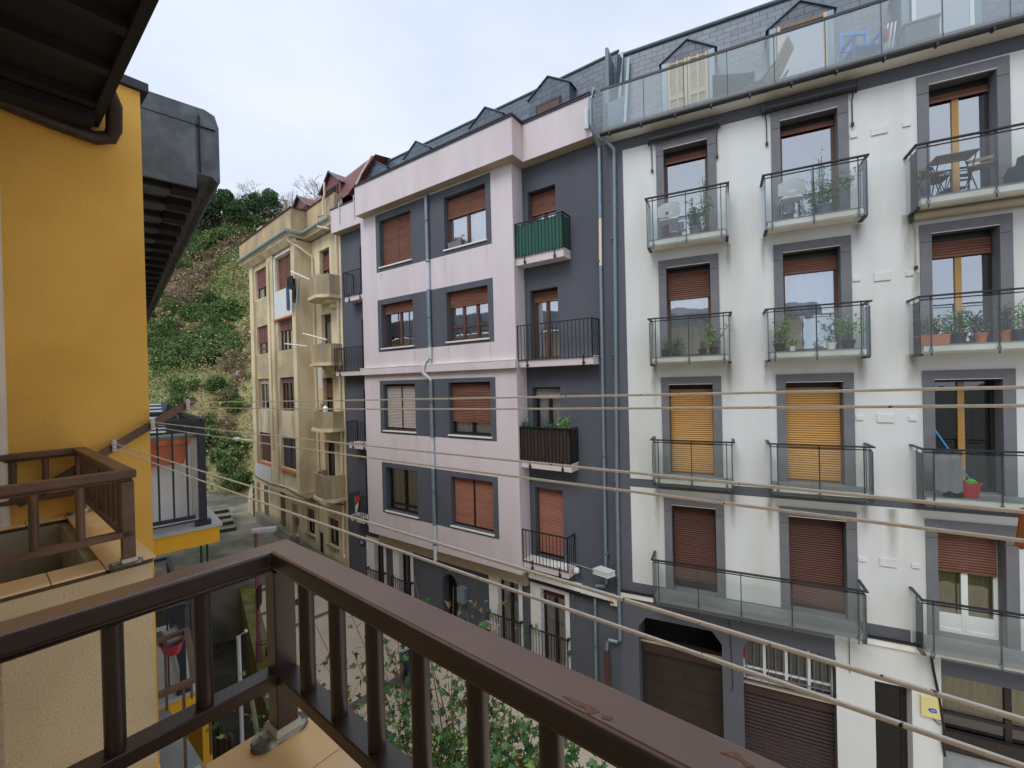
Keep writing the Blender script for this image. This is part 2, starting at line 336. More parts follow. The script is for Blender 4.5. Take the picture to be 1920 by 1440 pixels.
def window(fr, bd, s0, s1, z0, z1, D, fm='frame_brown', leaves=2, sh=None, shm='shutter_red', cur='curtain', curspan=None, sill=None, stile=None, box=None, rail=None, tilt=None, name='window', panel=None, thick=.06, shsplit=False, glassbars=None, label=None, pane=True, pitch=.05, gm=None):
    gm = gm or ('window_glass' if z1 > .5 else 'low_glass')
    """D = plane of the joinery. Frame is the part; pane, shutter, curtain, sill are its sub-parts."""
    m = MB(fr); t = thick
    top = z1 - (box or 0)
    m.box(s0, s0+t, D-.03, D+.04, z0, top, fm); m.box(s1-t, s1, D-.03, D+.04, z0, top, fm)
    m.box(s0+t, s1-t, D-.03, D+.04, top-t, top, fm); m.box(s0+t, s1-t, D-.03, D+.04, z0, z0+t*1.2, fm)
    w = (s1-s0)/leaves
    for k in range(1, leaves):
        x = s0+w*k; m.box(x-t*.8, x+t*.8, D-.035, D+.035, z0+t*1.2, top-t, stile or fm)
    if rail: m.box(s0+t, s1-t, D-.032, D+.03, rail-t*.5, rail+t*.5, fm)
    if glassbars:
        for x in glassbars: m.box(x-.012, x+.012, D-.02, D+.02, z0+t, top-t, fm)
    if box: m.box(s0, s1, D-.02, D+.1, top, z1, 'frame_dark' if box < .3 else fm)
    e = D+.55
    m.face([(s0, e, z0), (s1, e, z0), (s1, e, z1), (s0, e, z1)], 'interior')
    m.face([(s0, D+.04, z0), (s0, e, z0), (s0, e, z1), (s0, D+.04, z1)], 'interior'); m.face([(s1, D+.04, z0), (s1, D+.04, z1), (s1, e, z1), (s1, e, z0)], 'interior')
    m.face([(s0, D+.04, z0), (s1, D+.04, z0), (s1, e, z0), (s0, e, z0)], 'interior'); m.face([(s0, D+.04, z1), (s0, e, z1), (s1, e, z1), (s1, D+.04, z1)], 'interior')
    if panel: m.box(s0+t, s1-t, D-.015, D+.015, z0+t, panel, fm)
    o = m.build(name, bd, label=label)
    if pane:
        g = MB(fr); g.face([(s0+t, D, z0+t), (s1-t, D, z0+t), (s1-t, D, top-t), (s0+t, D, top-t)], gm); g.build('pane', o)
    if cur:
        c = MB(fr); a, b = curspan or (s0+t, s1-t); n = max(6, int((b-a)/.05)); zz = z0+.05
        for k in range(n):
            x0 = a+(b-a)*k/n; x1 = a+(b-a)*(k+1)/n; d0 = D+.05+.025*(k % 2); d1 = D+.05+.025*((k+1) % 2)
            c.face([(x0, d0, zz), (x1, d1, zz), (x1, d1, top-.02), (x0, d0, top-.02)], cur)
        c.build('curtain', o)
    if sh is not None and sh < top-.03:
        c = MB(fr)
        if shsplit:
            x = (s0+s1)/2; slats(c, s0+.02, x-.03, D-.06, sh+.045, top, shm, pitch); slats(c, x+.03, s1-.02, D-.06, sh+.045, top, shm, pitch); c.box(x-.035, x+.035, D-.075, D-.035, sh, top, fm)
        else: slats(c, s0+.02, s1-.02, D-.06, sh+.045, top, shm, pitch)
        c.build('shutter', o)
    if sill:
        c = MB(fr); c.box(s0-.04, s1+.04, sill[0], D-.03, z0-.05, z0-.003, sill[1]); c.build('sill', o, bevel=.006)
    return o

def bars(m, fr_pts, z0, z1, mt='iron', pitch=.11, r=.007, post=.014, hr=.02):
    """iron railing along a polyline of (s, D)"""
    for (a, b) in zip(fr_pts, fr_pts[1:]):
        L = math.hypot(b[0]-a[0], b[1]-a[1]); n = max(1, int(round(L/pitch)))
        for k in range(n+1):
            t = k/n; x = a[0]+(b[0]-a[0])*t; y = a[1]+(b[1]-a[1])*t; rr = post if k in (0, n) else r
            m.box(x-rr, x+rr, y-rr, y+rr, z0, z1-.012, mt)
        for z, h in ((z0+.03, .012), (z1, hr)):
            ux, uy = (b[0]-a[0])/L, (b[1]-a[1])/L; px, py = -uy*h, ux*h
            poly = [(a[0]+px-ux*h, a[1]+py-uy*h), (b[0]+px+ux*h, b[1]+py+uy*h), (b[0]-px+ux*h, b[1]-py+uy*h), (a[0]-px-ux*h, a[1]-py-uy*h)]
            m.prism(poly, (z-h*.6, z+h*.6), mt, axis='z')


# ================================================================== WHITE BUILDING
W = Frame(64.36, 3., 11.)
wb = root(W, 'white_apartment_building', 'white rendered apartment building with grey window surrounds, glass balconies and slate mansard roof', 'building')
colx = [(-1.10, -.14), (1.29, 2.30), (3.72, 4.66), (6.1, 7.05)]
fram = [(-1.27, .04), (1.12, 2.48), (3.55, 4.83), (5.93, 7.2)]
head = [5.48, 2.64, -.16, -3.05]; ftop = [5.66, 2.82, .01, -2.86]; floorz = [3.20, .48, -2.32, -5.12]
DW = 11.0; RV = .30
holes = []
for k in range(4):
    for c in range(4): holes.append((colx[c][0], colx[c][1], floorz[k], head[k], RV, 'surround_grey'))
holes += [(-1.95, -.07, -9.2, -5.93, .6, 'band_grey'), (.36, 2.08, -9.2, -5.93, .35, 'band_grey'), (2.72, 3.3, -9.2, -6.26, .3, 'white_paint'), (3.74, 8., -9.2, -5.86, .35, 'band_grey')]
reg = [(-2.42, 9, -5.1, 5.97, 'white_paint'), (-2.42, 9, 5.70, 5.97, 'band_grey'), (-2.42, -2.06, -5.1, 5.7, 'band_grey'), (-2.06, 9, -2.70, -2.49, 'band_grey'),
       (-2.42, 3.3, -5.36, -5.1, 'band_grey'), (-2.42, 2.07, -9.2, -5.36, 'band_grey'), (2.07, 3.74, -9.2, -5.36, 'white_paint'), (3.3, 9, -5.36, -5.1, 'white_paint'), (3.74, 9, -9.2, -5.36, 'band_grey')]
m = MB(W)
facade(m, DW, -2.42, 9, -9.2, 5.97, holes, reg, RV, 'surround_grey')
for (a, b, c, d) in ((-1.95, -1.76, -6.2, -5.93), (-.28, -.07, -6.2, -5.93), (.36, .5, -6.2, -5.93), (1.86, 2.08, -6.2, -5.93)):   # chamfered upper corners of the openings
    m.prism([(a, c), (a, d), (b, d)] if a in (-1.95, .36) else [(b, c), (b, d), (a, d)], (DW, DW+.26), 'band_grey')
m.box(-2.42, 9, DW+1.2, DW+9, -9.2, 5.95, 'band_grey')
m.box(8.98, 9, DW, DW+1.2, -9.2, 5.95, 'white_paint'); m.box(-2.44, -2.425, DW+.05, DW+1.2, -9.2, 5.95, 'band_grey')
m.build('wall', wb)
stains(MATS['white_paint'], [(a-3., z, l, w) for (a, z, l, w) in ((-1.42, .30, 1.2, .09), (.22, .30, .9, .07), (.93, .32, .7, .06), (2.62, .33, .8, .10), (3.40, .33, .7, .12), (3.38, 3.05, 1.2, .12), (2.6, 3.0, .4, .14), (-1.42, -2.72, 1.3, .09), (.22, -2.72, .9, .07), (.95, -2.72, .9, .08), (3.05, -2.75, 1.2, .12), (2.62, -2.72, .6, .08), (.93, 3.0, .9, .06), (.25, 3.0, .8, .06), (3.5, 1.9, .9, .1))], '#77745c', .7)
# mouldings
m = MB(W); m.box(-2.42, -1.52, DW-.05, DW, -5.50, -5.375, 'slab_cream'); m.box(2.50, 9, DW-.05, DW, -5.50, -5.375, 'slab_cream'); m.box(-2.42, 9, DW-.07, DW, -5.372, -5.335, 'iron'); m.build('string_course', wb)
for (s, w_) in ((2.56, .12), (2.97, .26), (3.39, .12)):
    for z in (4.81, 1.9, -.93, -3.82): m = MB(W); m.box(s-w_/2, s+w_/2, DW-.024, DW-.001, z-w_*.28, z+w_*.28+.02, 'white_paint'); m.build('vent_plate', wb, bevel=.004)
# window surrounds, doors
DJ = DW+RV-.02
CONF = {
 (0, 0): dict(sh=5.19, leaves=1, fm='frame_brown', cur=None, box=.14), (0, 1): dict(sh=5.24, leaves=1, fm='frame_brown', cur=None, box=.14),
 (0, 2): dict(sh=5.21, leaves=2, fm='frame_dark', stile='frame_tan', cur=None, box=.14),
 (1, 0): dict(sh=1.89, leaves=1, fm='frame_brown', box=.11), (1, 1): dict(sh=2.2, leaves=1, fm='frame_brown', box=.14),
 (1, 2): dict(sh=2.19, leaves=2, fm='frame_dark', stile='frame_tan', cur=None, box=.14),
 (2, 0): dict(sh=-2.28, shm='shutter_tan', fm='frame_tan', box=.13), (2, 1): dict(sh=-2.28, shm='shutter_tan', fm='frame_tan', box=.13),
 (2, 2): dict(leaves=2, fm='frame_dark', stile='frame_tan', cur='curtain_dark', box=None),
 (3, 0): dict(sh=-4.92, shm='shutter_dark', fm='frame_dark', cur=None), (3, 1): dict(sh=-5.02, shm='shutter_dark', fm='frame_dark', cur=None),
 (3, 2): dict(sh=-3.91, leaves=2, fm='frame_white', cur='curtain_mustard', panel=-4.75),
}
for k in range(4):
    for c in range(4):
        cf = dict(CONF.get((k, c), dict(leaves=2, sh=head[k]-.5, fm='frame_brown')))
        o = window(W, wb, colx[c][0]+.002, colx[c][1]-.002, floorz[k]+.002, head[k]-.002, DJ, name='balcony_door', **cf)
        s = MB(W); a, b = fram[c]; i0, i1 = colx[c]; z0 = floorz[k]+.002; nt = head[k]-.16
        s.box(a, i0, DW-.03, DW-.001, z0, nt-.006, 'surround_grey'); s.box(i1, b, DW-.03, DW-.001, z0, nt-.006, 'surround_grey')
        s.box(a, i0, DW-.03, DW-.001, nt+.006, ftop[k], 'surround_grey'); s.box(i1, b, DW-.03, DW-.001, nt+.006, ftop[k], 'surround_grey')
        s.box(i0, i1, DW-.0297, DW-.001, head[k], ftop[k], 'surround_grey'); s.box(i0, i1, DW-.034, DW+.004, head[k]-.012, head[k]-.001, 'sill_white')
        s.build('surround', o)
# balconies
def glass_balcony(s0, s1, z0, ztop, Df=10.45, posts=None, left=True, right=True, seam=True):
    m = MB(W); m.box(s0+.06, s1-.06, Df+.05, DW-.002, z0+.03, z0+.14, 'slab_cream' if ztop > -1.5 else 'slab_grey')
    m.box(s0+.04, s1-.04, Df+.03, DW-.032, z0+.1405, z0+.155, 'tile_grey')
    o = m.build('balcony', wb, bevel=.005)
    posts = posts or [s0+.14, (s0+s1)/2, s1-.14]
    g = MB(W); gz = ztop-.10; cuts = [s0]+posts[1:-1]+[s1]
    for a, b in zip(cuts, cuts[1:]): g.box(a+.004, b-.004, Df, Df+.012, z0-.02, gz, 'rail_glass')
    g.box(s0, s0+.012, Df+.016, DW-.04, z0-.02, gz, 'rail_glass'); g.box(s1-.012, s1, Df+.016, DW-.04, z0-.02, gz, 'rail_glass')
    g.build('glass_panel', o)
    h = MB(W); h.box(s0-.03, s1+.03, Df-.02, Df+.035, ztop-.03, ztop, 'iron'); h.box(s0-.03, s0+.025, Df+.036, DW, ztop-.03, ztop, 'iron'); h.box(s1-.025, s1+.03, Df+.036, DW, ztop-.03, ztop, 'iron')
    h.build('handrail', o, bevel=.004)
    p = MB(W)
    p.box(s0+.014, s1-.014, Df+.02, Df+.034, ztop-.085, ztop-.065, 'iron')
    for x in posts: p.box(x-.009, x+.009, Df+.016, Df+.04, z0-.05, ztop-.03, 'iron'); p.box(x-.025, x+.025, Df+.015, Df+.06, z0+.02, z0+.075, 'steel')
    for x in (s0+.03, s1-.03):
        for d in (Df+.1, Df+.36): p.box(x-.009, x+.009, d-.009, d+.009, z0-.05, ztop-.03, 'steel')
        p.box(x-.03, x+.03, Df+.06, Df+.42, z0-.045, z0+.0, 'iron')
    p.build('post', o)
    return o
zb = [(3.05, 4.18), (.33, 1.39), (-2.47, -1.42), (-5.26, -4.23)]
for k in range(3):
    glass_balcony(-1.45, .25, zb[k][0], zb[k][1]); glass_balcony(.92, 2.64, zb[k][0], zb[k][1]); glass_balcony(3.36, 7.3, zb[k][0], zb[k][1], posts=[3.52, 4.42, 5.3, 6.2, 7.16])
glass_balcony(-1.5, 2.49, *zb[3], posts=[-1.37, -.52, .33, 1.26, 2.36]); glass_balcony(3.31, 7.3, *zb[3], posts=[3.47, 4.37, 5.3, 6.2, 7.16])
# awning cassettes
def awning(s0, s1, z, mt, armL=.42):
    m = MB(W); m.tube([(s0, DW-.11, z), (s1, DW-.11, z)], .068, mt, 12); m.box(s0-.02, s0, DW-.19, DW-.02, z-.09, z+.08, 'iron'); m.box(s1, s1+.02, DW-.19, DW-.02, z-.09, z+.08, 'iron')
    o = m.build('awning', wb, smooth=True)
    for s in (s0+.06, s1-.06):
        a = MB(W); a.tube([(s, DW-.08, z-.05), (s-.02 if s < (s0+s1)/2 else s+.02, DW-.03, z-.12), (s, DW-.03, z-.2), (s, DW-.03, z-.2-armL)], .012, mt, 6); a.box(s-.025, s+.025, DW-.06, DW-.01, z-.24-armL, z-.18-armL, 'iron'); a.build('awning_arm', o)
awning(-1.42, .12, 5.72, 'gutter_dark', .5); awning(.98, 2.60, 5.75, 'gutter_dark', .5); awning(3.42, 7.2, 2.97, 'soffit_beige', .75)
# crank hanging from the lower awning
m = MB(W); m.tube([(3.45, 10.85, 2.85), (3.52, 10.83, 2.5), (3.57, 10.8, 2.25), (3.68, 10.75, 1.76)], .014, 'steel', 6); m.tube([(3.68, 10.75, 1.76), (3.86, 10.72, 1.70), (3.94, 10.7, 1.50), (3.97, 10.7, 1.36)], .012, 'steel', 6); m.box(3.65, 3.72, 10.72, 10.78, 1.72, 1.8, 'iron')
tag(m.build('awning_crank'), 'bent metal crank rod hanging from the beige awning above the red-flowered balcony', 'awning crank')
# terrace, gutter, mansard
m = MB(W); m.box(-2.5, 9, 10.66, 11.62, 5.974, 6.05, 'slab_cream'); m.build('terrace_slab', wb)
m = MB(W); m.tube([(-2.52, 10.62, 6.03), (9, 10.62, 6.03)], .06, 'gutter_dark', 12)
for k in range(13): m.box(-2.3+.75*k, -2.27+.75*k, 10.55, 10.66, 5.94, 6.0, 'gutter_dark')
m.build('gutter', wb, smooth=True)
m = MB(W); m.box(-2.45, 9, 10.69, 10.74, 6.052, 6.2, 'concrete'); tr = m.build('terrace_railing', wb)
m = MB(W); ps = [-2.45]+[-1.47+.88*k for k in range(13)]
for a, b in zip(ps, ps[1:]): m.box(a+.006, b-.006, 10.60, 10.612, 6.07, 7.06, 'terrace_glass')
m.box(-2.45, -2.438, 10.62, 11.6, 6.07, 7.06, 'terrace_glass'); m.build('glass_panel', tr)
m = MB(W); m.box(-2.48, 9, 10.59, 10.635, 7.07, 7.12, 'iron')
for x in ps[1:-1]: m.box(x-.008, x+.008, 10.613, 10.64, 6.05, 7.07, 'iron')
m.build('handrail', tr)
m = MB(W); m.face([(-2.42, 11.6, 6.05), (9, 11.6, 6.05), (9, 12.4, 9.05), (-2.42, 12.4, 9.05)], 'slate'); m.face([(-2.42, 11.6, 6.05), (-2.42, 12.4, 9.05), (-2.42, 18, 9.9), (-2.42, 18, 6.05)], 'slate_side')
m.face([(-2.42, 12.4, 9.05), (9, 12.4, 9.05), (9, 18, 9.9), (-2.42, 18, 9.9)], 'slate'); m.tube([(-2.45, 12.38, 9.06), (9, 12.38, 9.06)], .05, 'zinc_roof', 8)
m.build('roof', wb)
def dormer(c, kind):
    m = MB(W); w_ = .62
    m.prism([(c-w_, 6.05), (c+w_, 6.05), (c+w_, 7.95), (c, 8.33), (c-w_, 7.95)], (11.62, 12.32), 'slate', mside='slate_side')
    for sg in (-1, 1):
        m.face([(c+sg*(w_+.05), 11.585, 7.93), (c, 11.585, 8.36), (c, 12.4, 8.36), (c+sg*(w_+.05), 12.4, 7.93)], 'zinc'); m.prism([(c+sg*(w_+.05), 7.90), (c, 8.33), (c, 8.37), (c+sg*(w_+.05), 7.94)], (11.575, 11.6), 'zinc_roof')
    m.box(c-w_+.02, c-.47, 11.59, 11.62, 6.06, 7.9, 'zinc'); m.box(c+.47, c+w_-.02, 11.59, 11.62, 6.06, 7.9, 'zinc')
    o = m.build('dormer', wb)
    if kind == 0:
        for a, b in ((c-.455, c-.01), (c+.01, c+.455)):
            q = MB(W); q.box(a, a+.06, 11.49, 11.535, 6.1, 7.82, 'louvre_tan'); q.box(b-.06, b, 11.49, 11.535, 6.1, 7.82, 'louvre_tan'); q.box(a+.2, b-.2, 11.49, 11.535, 6.1, 7.82, 'louvre_tan'); q.box(a, b, 11.488, 11.53, 6.88, 6.98, 'louvre_tan')
            slats(q, a+.06, b-.06, 11.52, 6.12, 7.8, 'louvre_tan', .055, .015); q.build('louvre_shutter', o)
    else:
        q = MB(W); q.box(c-.46, c-.40, 11.50, 11.54, 6.08, 7.84, 'frame_white' if kind == 2 else 'wood_light'); q.box(c+.40, c+.46, 11.50, 11.54, 6.08, 7.84, 'frame_white' if kind == 2 else 'wood_light'); q.box(c-.4, c+.4, 11.50, 11.54, 7.76, 7.84, 'wood_mid'); q.box(c-.4, c+.4, 11.50, 11.54, 6.08, 6.2, 'wood_mid'); q.box(c-.4, c+.4, 11.552, 11.556, 6.2, 7.76, 'interior')
        w2 = q.build('window', o); g = MB(W); g.face([(c-.4, 11.52, 6.2), (c+.4, 11.52, 6.2), (c+.4, 11.52, 7.76), (c-.4, 11.52, 7.76)], 'window_glass'); g.build('pane', w2)
dormer(-.55, 0); dormer(1.80, 1); dormer(4.13, 2); dormer(6.5, 1)
# junction pieces beside the grey house: zinc flashings and chimney stub
m = MB(W); m.face([(-2.43, 10.95, 6.06), (-2.0, 11.5, 6.1), (-2.1, 11.7, 7.5), (-2.43, 11.2, 7.1)], 'zinc'); m.box(-2.50, -2.42, 11.3, 12.3, 6.0, 8.6, 'zinc_roof'); m.prism([(11.3, 6.0), (11.7, 6.0), (12.42, 8.95), (12.33, 9.12)], (-2.30, -2.22), 'zinc', axis='s'); m.prism([(11.2, 6.0), (11.6, 6.0), (12.3, 8.7), (12.2, 8.8)], (-2.1, -2.03), 'zinc', axis='s'); m.build('flashing', wb)
# downpipe on the white front
m = MB(W); m.tube([(-2.45, 10.72, 5.95), (-2.25, 10.88, 5.72), (-2.25, 10.92, 5.5), (-2.38, 10.92, -2.5), (-2.40, 10.92, -6.6), (-2.45, 10.92, -6.66), (-2.68, 10.92, -6.66), (-2.73, 10.92, -6.72), (-2.74, 10.92, -6.95)], .045, 'zinc', 10)
for z in (3.5, .6, -2.6, -5): m.tube([(-2.30-.02*(5.5-z)*.8, 10.92, z), (-2.30-.02*(5.5-z)*.8, 10.92, z+.05)], .053, 'zinc_roof', 10)
dp = m.build('drain_pipe', wb, smooth=True)
m = MB(W); m.tube([(-2.74, 10.92, -6.93), (-2.74, 10.92, -9.2)], .06, 'rust', 10)
for z in (-7.1, -7.5, -7.9): m.tube([(-2.74, 10.92, z), (-2.74, 10.92, z+.04)], .075, 'rust', 10)
m.build('iron_foot', dp, smooth=True)
# ground floor
def gfl():
    m = MB(W); D = 11.45
    m.box(-1.95, -.07, D, D+.06, -9.2, -6.98, 'garage_brown'); m.box(-1.95, -.07, D-.1, D+.1, -6.975, -6.70, 'wood_beam'); m.box(-1.95, -.07, D-.13, D-.1, -6.73, -6.69, 'soffit_beige')
    for z in (-7.35, -7.75, -8.15): m.box(-1.9, -.12, D-.015, D, z-.012, z+.012, 'wood_beam')
    m.box(-1.03, -.99, D-.02, D, -9.2, -7.0, 'wood_beam'); m.box(-1.95, -.07, D+.35, D+.4, -6.68, -5.9, 'interior'); m.box(-1.9, -1.87, D-.1, D-.06, -6.7, -5.95, 'frame_brown')
    m.build('garage_door', wb)
    m = MB(W); D = 11.27
    m.box(.36, 2.08, D-.06, D+.1, -7.28, -7.02, 'wood_beam'); slats(m, .37, 2.07, D, -9.15, -7.28, 'garage_roller', .085, .02); m.box(.36, 2.08, D-.12, D-.062, -7.05, -7.0, 'soffit_beige'); m.build('garage_door', wb)
    o = window(W, wb, .37, 2.07, -7.0, -5.95, D+.02, leaves=4, fm='frame_white', cur='curtain_dark', rail=-6.72, thick=.035)
    g = MB(W)
    for k in range(12): g.tube([(.43+.144*k, D-.12, -7.0), (.43+.144*k, D-.12, -5.96 if 1 < k < 11 else -6.1)], .009, 'steel', 6)
    for z in (-6.78, -6.98): g.box(.37, 2.07, D-.135, D-.115, z-.012, z+.012, 'steel')
    g.build('window_grille', o); g = MB(W); g.box(.375, .42, D-.1, D-.04, -6.5, -6.05, 'plastic_red'); g.build('red_sticker', o)
    # street door
    m = MB(W); D = 11.28; m.box(2.722, 3.298, D, D+.05, -6.5, -6.262, 'frame_dark'); m.box(2.722, 2.78, D, D+.05, -9.2, -6.5, 'frame_dark'); m.box(3.2, 3.298, D, D+.05, -9.2, -6.5, 'frame_dark'); m.box(2.78, 3.2, D, D+.04, -7.2, -7.1, 'frame_dark'); m.box(2.722, 3.298, D+.4, D+.42, -9.2, -6.26, 'interior')
    o = m.build('street_door', wb); g = MB(W); g.face([(2.78, D+.02, -9.2), (3.2, D+.02, -9.2), (3.2, D+.02, -6.5), (2.78, D+.02, -6.5)], 'dark_glass'); g.build('pane', o)
    # shop
    o = window(W, wb, 3.75, 7.9, -9.1, -5.87, 11.33, leaves=4, fm='frame_dark', cur=None, rail=-6.75, thick=.06, name='shop_window')
    c = MB(W); n = 60
    for k in range(n):
        x0 = 3.82+4*k/n; x1 = 3.82+4*(k+1)/n
        c.face([(x0, 11.43+.03*(k % 2), -6.72), (x1, 11.43+.03*((k+1) % 2), -6.72), (x1, 11.43+.03*((k+1) % 2), -5.93), (x0, 11.43+.03*(k % 2), -5.93)], 'curtain_mustard')
    c.build('curtain', o)
    c = MB(W); c.box(3.75, 7.9, 11.20, 11.3, -7.42, -7.05, 'frame_dark'); c.box(3.78, 4.9, 11.29, 11.31, -9.2, -7.5, 'tile_grey'); c.build('shop_panel', o)
gfl()
m = MB(W); m.box(3.42, 3.73, DW-.05, DW-.001, -6.72, -6.32, 'sign_yellow'); sg = m.build('meter_box', wb, bevel=.006)
m = MB(W); m.prism([(3.52, -6.565), (3.545, -6.53), (3.63, -6.525), (3.65, -6.555), (3.65, -6.6), (3.56, -6.61)], (DW-.056, DW-.051), 'sign_blue')
for x in (3.565, 3.59, 3.615): m.box(x, x+.008, DW-.059, DW-.057, -6.58, -6.55, 'frame_white')
m.build('emblem', sg)
m = MB(W); m.tube([(3.58, 10.97, -5.38), (3.62, 10.96, -5.8), (3.68, 10.96, -6.2), (3.72, 10.95, -6.6), (3.76, 10.95, -6.95), (3.72, 10.96, -7.1), (3.76, 10.96, -7.4)], .022, 'black_plastic', 6); m.tube([(3.6, 10.97, -6.73), (3.68, 10.95, -6.8), (3.75, 10.95, -6.78)], .01, 'black_plastic', 5)
m.tube([(.1, 10.98, -5.6), (.12, 10.97, -6.4), (.14, 10.97, -7.1), (.1, 10.97, -7.2)], .008, 'black_plastic', 5); m.tube([(2.31, 10.98, -5.4), (2.31, 10.98, -6.2)], .007, 'black_plastic', 5)
m.build('cable', wb)

# ================================================================== GREY AND MAUVE BUILDING
G = Frame(55., -10., 10.46)
gb = root(G, 'grey_apartment_building', 'apartment building with mauve projecting bay, dark grey window panels and slate roof', 'building')
DR, DB, DPr, DPb = 10.46, 9.95, 10.12, 9.62
rec = [5.38, 2.58, -.18, -3.03]
fl = [3.46, .61, -2.19, -5.01]
rh = [(-6.62, -5.72, fl[k], rec[k], .28) for k in range(4)]+[(-14.4, -13.62, fl[k], rec[k], .28) for k in range(4)]
gh = [(-13.99, -13.42, -9.2, -5.96), (-12.55, -11.94, -9.2, -6.03), (-8.04, -7.27, -9.2, -5.94), (-6.51, -5.72, -9.2, -5.90)]
gh = [h+(.22, 'sill_white') for h in gh]
arch = (-10.40, -9.72, -9.2, -6.35, .35, 'wall_slate')
m = MB(G)
facade(m, DR, -15.62, -4.15, -9.2, 6.1, rh+gh+[arch], [(-15.62, -4.15, -9.2, 6.1, 'wall_slate')], .28, 'wall_slate')
for k in range(8):      # the rounded head of the arched doorway
    a0 = pi*k/8; a1 = pi*(k+1)/8; cx = -10.06; r = .34
    x0, y0, x1, y1 = cx+r*cos(a0), -6.69+r*sin(a0), cx+r*cos(a1), -6.69+r*sin(a1)
    m.prism([(x0, y0), (x1, y1), (x1, -6.351), (x0, -6.351)], (DR, DR+.345), 'wall_slate')
m.box(-15.62, -4.15, DR+1, DR+8, -9.2, 6.1, 'wall_slate'); m.build('wall', gb)
# bay
pan = [(4.0, 6.05), (1.17, 3.02), (-1.72, .15), (-4.56, -2.75)]
wz_ = [(4.17, 5.80), (1.30, 2.84), (-1.60, .02), (-4.45, -2.92)]
bh = []
for k in range(4): bh += [(-12.55, -10.93, wz_[k][0], wz_[k][1]), (-9.4, -7.75, wz_[k][0], wz_[k][1])]
m = MB(G)
facade(m, DB, -13.6, -6.8, -5.42, 6.1, [h+(.25, 'wall_slate') for h in bh], [(-13.6, -6.8, -5.42, 6.1, 'wall_mauve')]+[(-12.75, -7.55, a, b, 'wall_slate') for a, b in pan], .25, 'wall_slate')
for s in (-13.6, -6.8): m.face([(s, DB, -5.42), (s, DR, -5.42), (s, DR, 6.1), (s, DB, 6.1)], 'wall_mauve')
m.face([(-13.6, DB, -5.42), (-6.8, DB, -5.42), (-6.8, DR, -5.42), (-13.6, DR, -5.42)], 'soffit_beige')
m.box(-13.5, -6.9, DR-.16, DR-.002, -5.9, -5.425, 'soffit_beige')
m.build('bay', gb)
def gstain():
    stains(MATS['wall_mauve'], [(-9.4+10, 3.95, 1.0, .05), (-7.75+10, 4.0, .9, .05), (-12.5+10, 3.95, .5, .06), (-10.9+10, 1.1, .5, .05), (-9.35+10, 1.1, .5, .06), (-7.7+10, 1.1, .6, .05), (-10.9+10, -1.75, .8, .04), (-6.52+10, 7.1, .9, .12)], '#b39a90', .5)
gstain()
# parapet
m = MB(G)
def par(s0, s1, D0, D1, z0=6.102, z1=7.12): m.box(s0, s1, D0, D1, z0, z1, 'wall_mauve')
par(-13.44, -6.53, DPb, DPb+.12); par(-6.53+.001-.121, -6.531, DPb+.121, DPr+.12); par(-13.44, -13.32, DPb+.121, DPr+.12); par(-6.529, -4.45, DPr, DPr+.12); par(-15.74, -13.441, DPr, DPr+.12, 6.102, 7.02); par(-15.74, -15.62, DPr+.121, DR+.3, 6.102, 7.02)
m.prism([(-13.44, DPb+.01), (-6.54, DPb+.01), (-6.54, DPr+.01), (-4.45, DPr+.01), (-4.45, DR+1), (-15.72, DR+1), (-15.72, DPr+.01), (-13.44, DPr+.01)], (6.1, 6.22), 'soffit_beige', axis='z')
pp = m.build('parapet', gb)
m = MB(G)
m.box(-13.47, -6.50, DPb-.03, DPb+.15, 7.121, 7.16, 'iron'); m.box(-6.66, -6.50, DPb+.151, DPr-.031, 7.121, 7.16, 'iron'); m.box(-6.66, -4.43, DPr-.03, DPr+.15, 7.121, 7.16, 'iron'); m.box(-15.76, -13.48, DPr-.03, DPr+.15, 7.021, 7.06, 'iron')
m.tube([(-13.4, DPb+.06, 7.25), (-6.56, DPb+.06, 7.25), (-6.56, DPr+.06, 7.25), (-4.5, DPr+.06, 7.25)], .022, 'gutter_dark', 6)
for k in range(13): m.box(-13.3+.56*k, -13.28+.56*k, DPb+.05, DPb+.07, 7.16, 7.25, 'gutter_dark')
for k in range(4): m.box(-6.4+.6*k, -6.38+.6*k, DPr+.05, DPr+.07, 7.16, 7.25, 'gutter_dark')
m.build('coping', pp)
for s in (-15.1, -14.15):
    m = MB(G); m.tube([(s, DPr-.04, 6.35), (s+.0, DPr-.04, 7.2)], .022, 'pipe_pale', 8); m.tube([(s, DPr-.04, 7.18), (s, DPr+.1, 7.2)], .022, 'pipe_pale', 6); m.build('railing_post', gb, smooth=True)
# floor band with the wide balconies
m = MB(G); m.box(-13.66, -6.74, DB-.14, DB-.002, .38, .60, 'wall_mauve'); m.box(-13.66, -6.74, DB-.15, DB-.002, .604, .625, 'slab_cream'); m.build('string_course', gb)
# bay windows
GW = {
 (0, 0): dict(leaves=2, fm='frame_brown', stile='frame_white', sh=4.22, shm='shutter_red', shsplit=True, cur=None), (0, 1): dict(leaves=2, fm='frame_brown', sh=5.15, box=.05),
 (1, 0): dict(leaves=2, fm='frame_brown', sh=2.5, cur='curtain', curspan=(-11.9, -11.0), glassbars=[-11.9, -11.35]), (1, 1): dict(leaves=3, fm='frame_brown', sh=2.36, rail=1.75, cur='curtain'),
 (2, 0): dict(leaves=2, fm='frame_brown', sh=-1.5, shm='shutter_beige', shsplit=True, cur=None, box=.08), (2, 1): dict(leaves=2, fm='frame_dark', sh=-1.2, shm='shutter_red', box=.04),
 (3, 0): dict(leaves=2, fm='frame_dark', sh=None, rail=-4.22, gm='low_glass'), (3, 1): dict(leaves=2, fm='frame_dark', sh=-4.38, shm='shutter_pale', shsplit=True, cur=None),
}
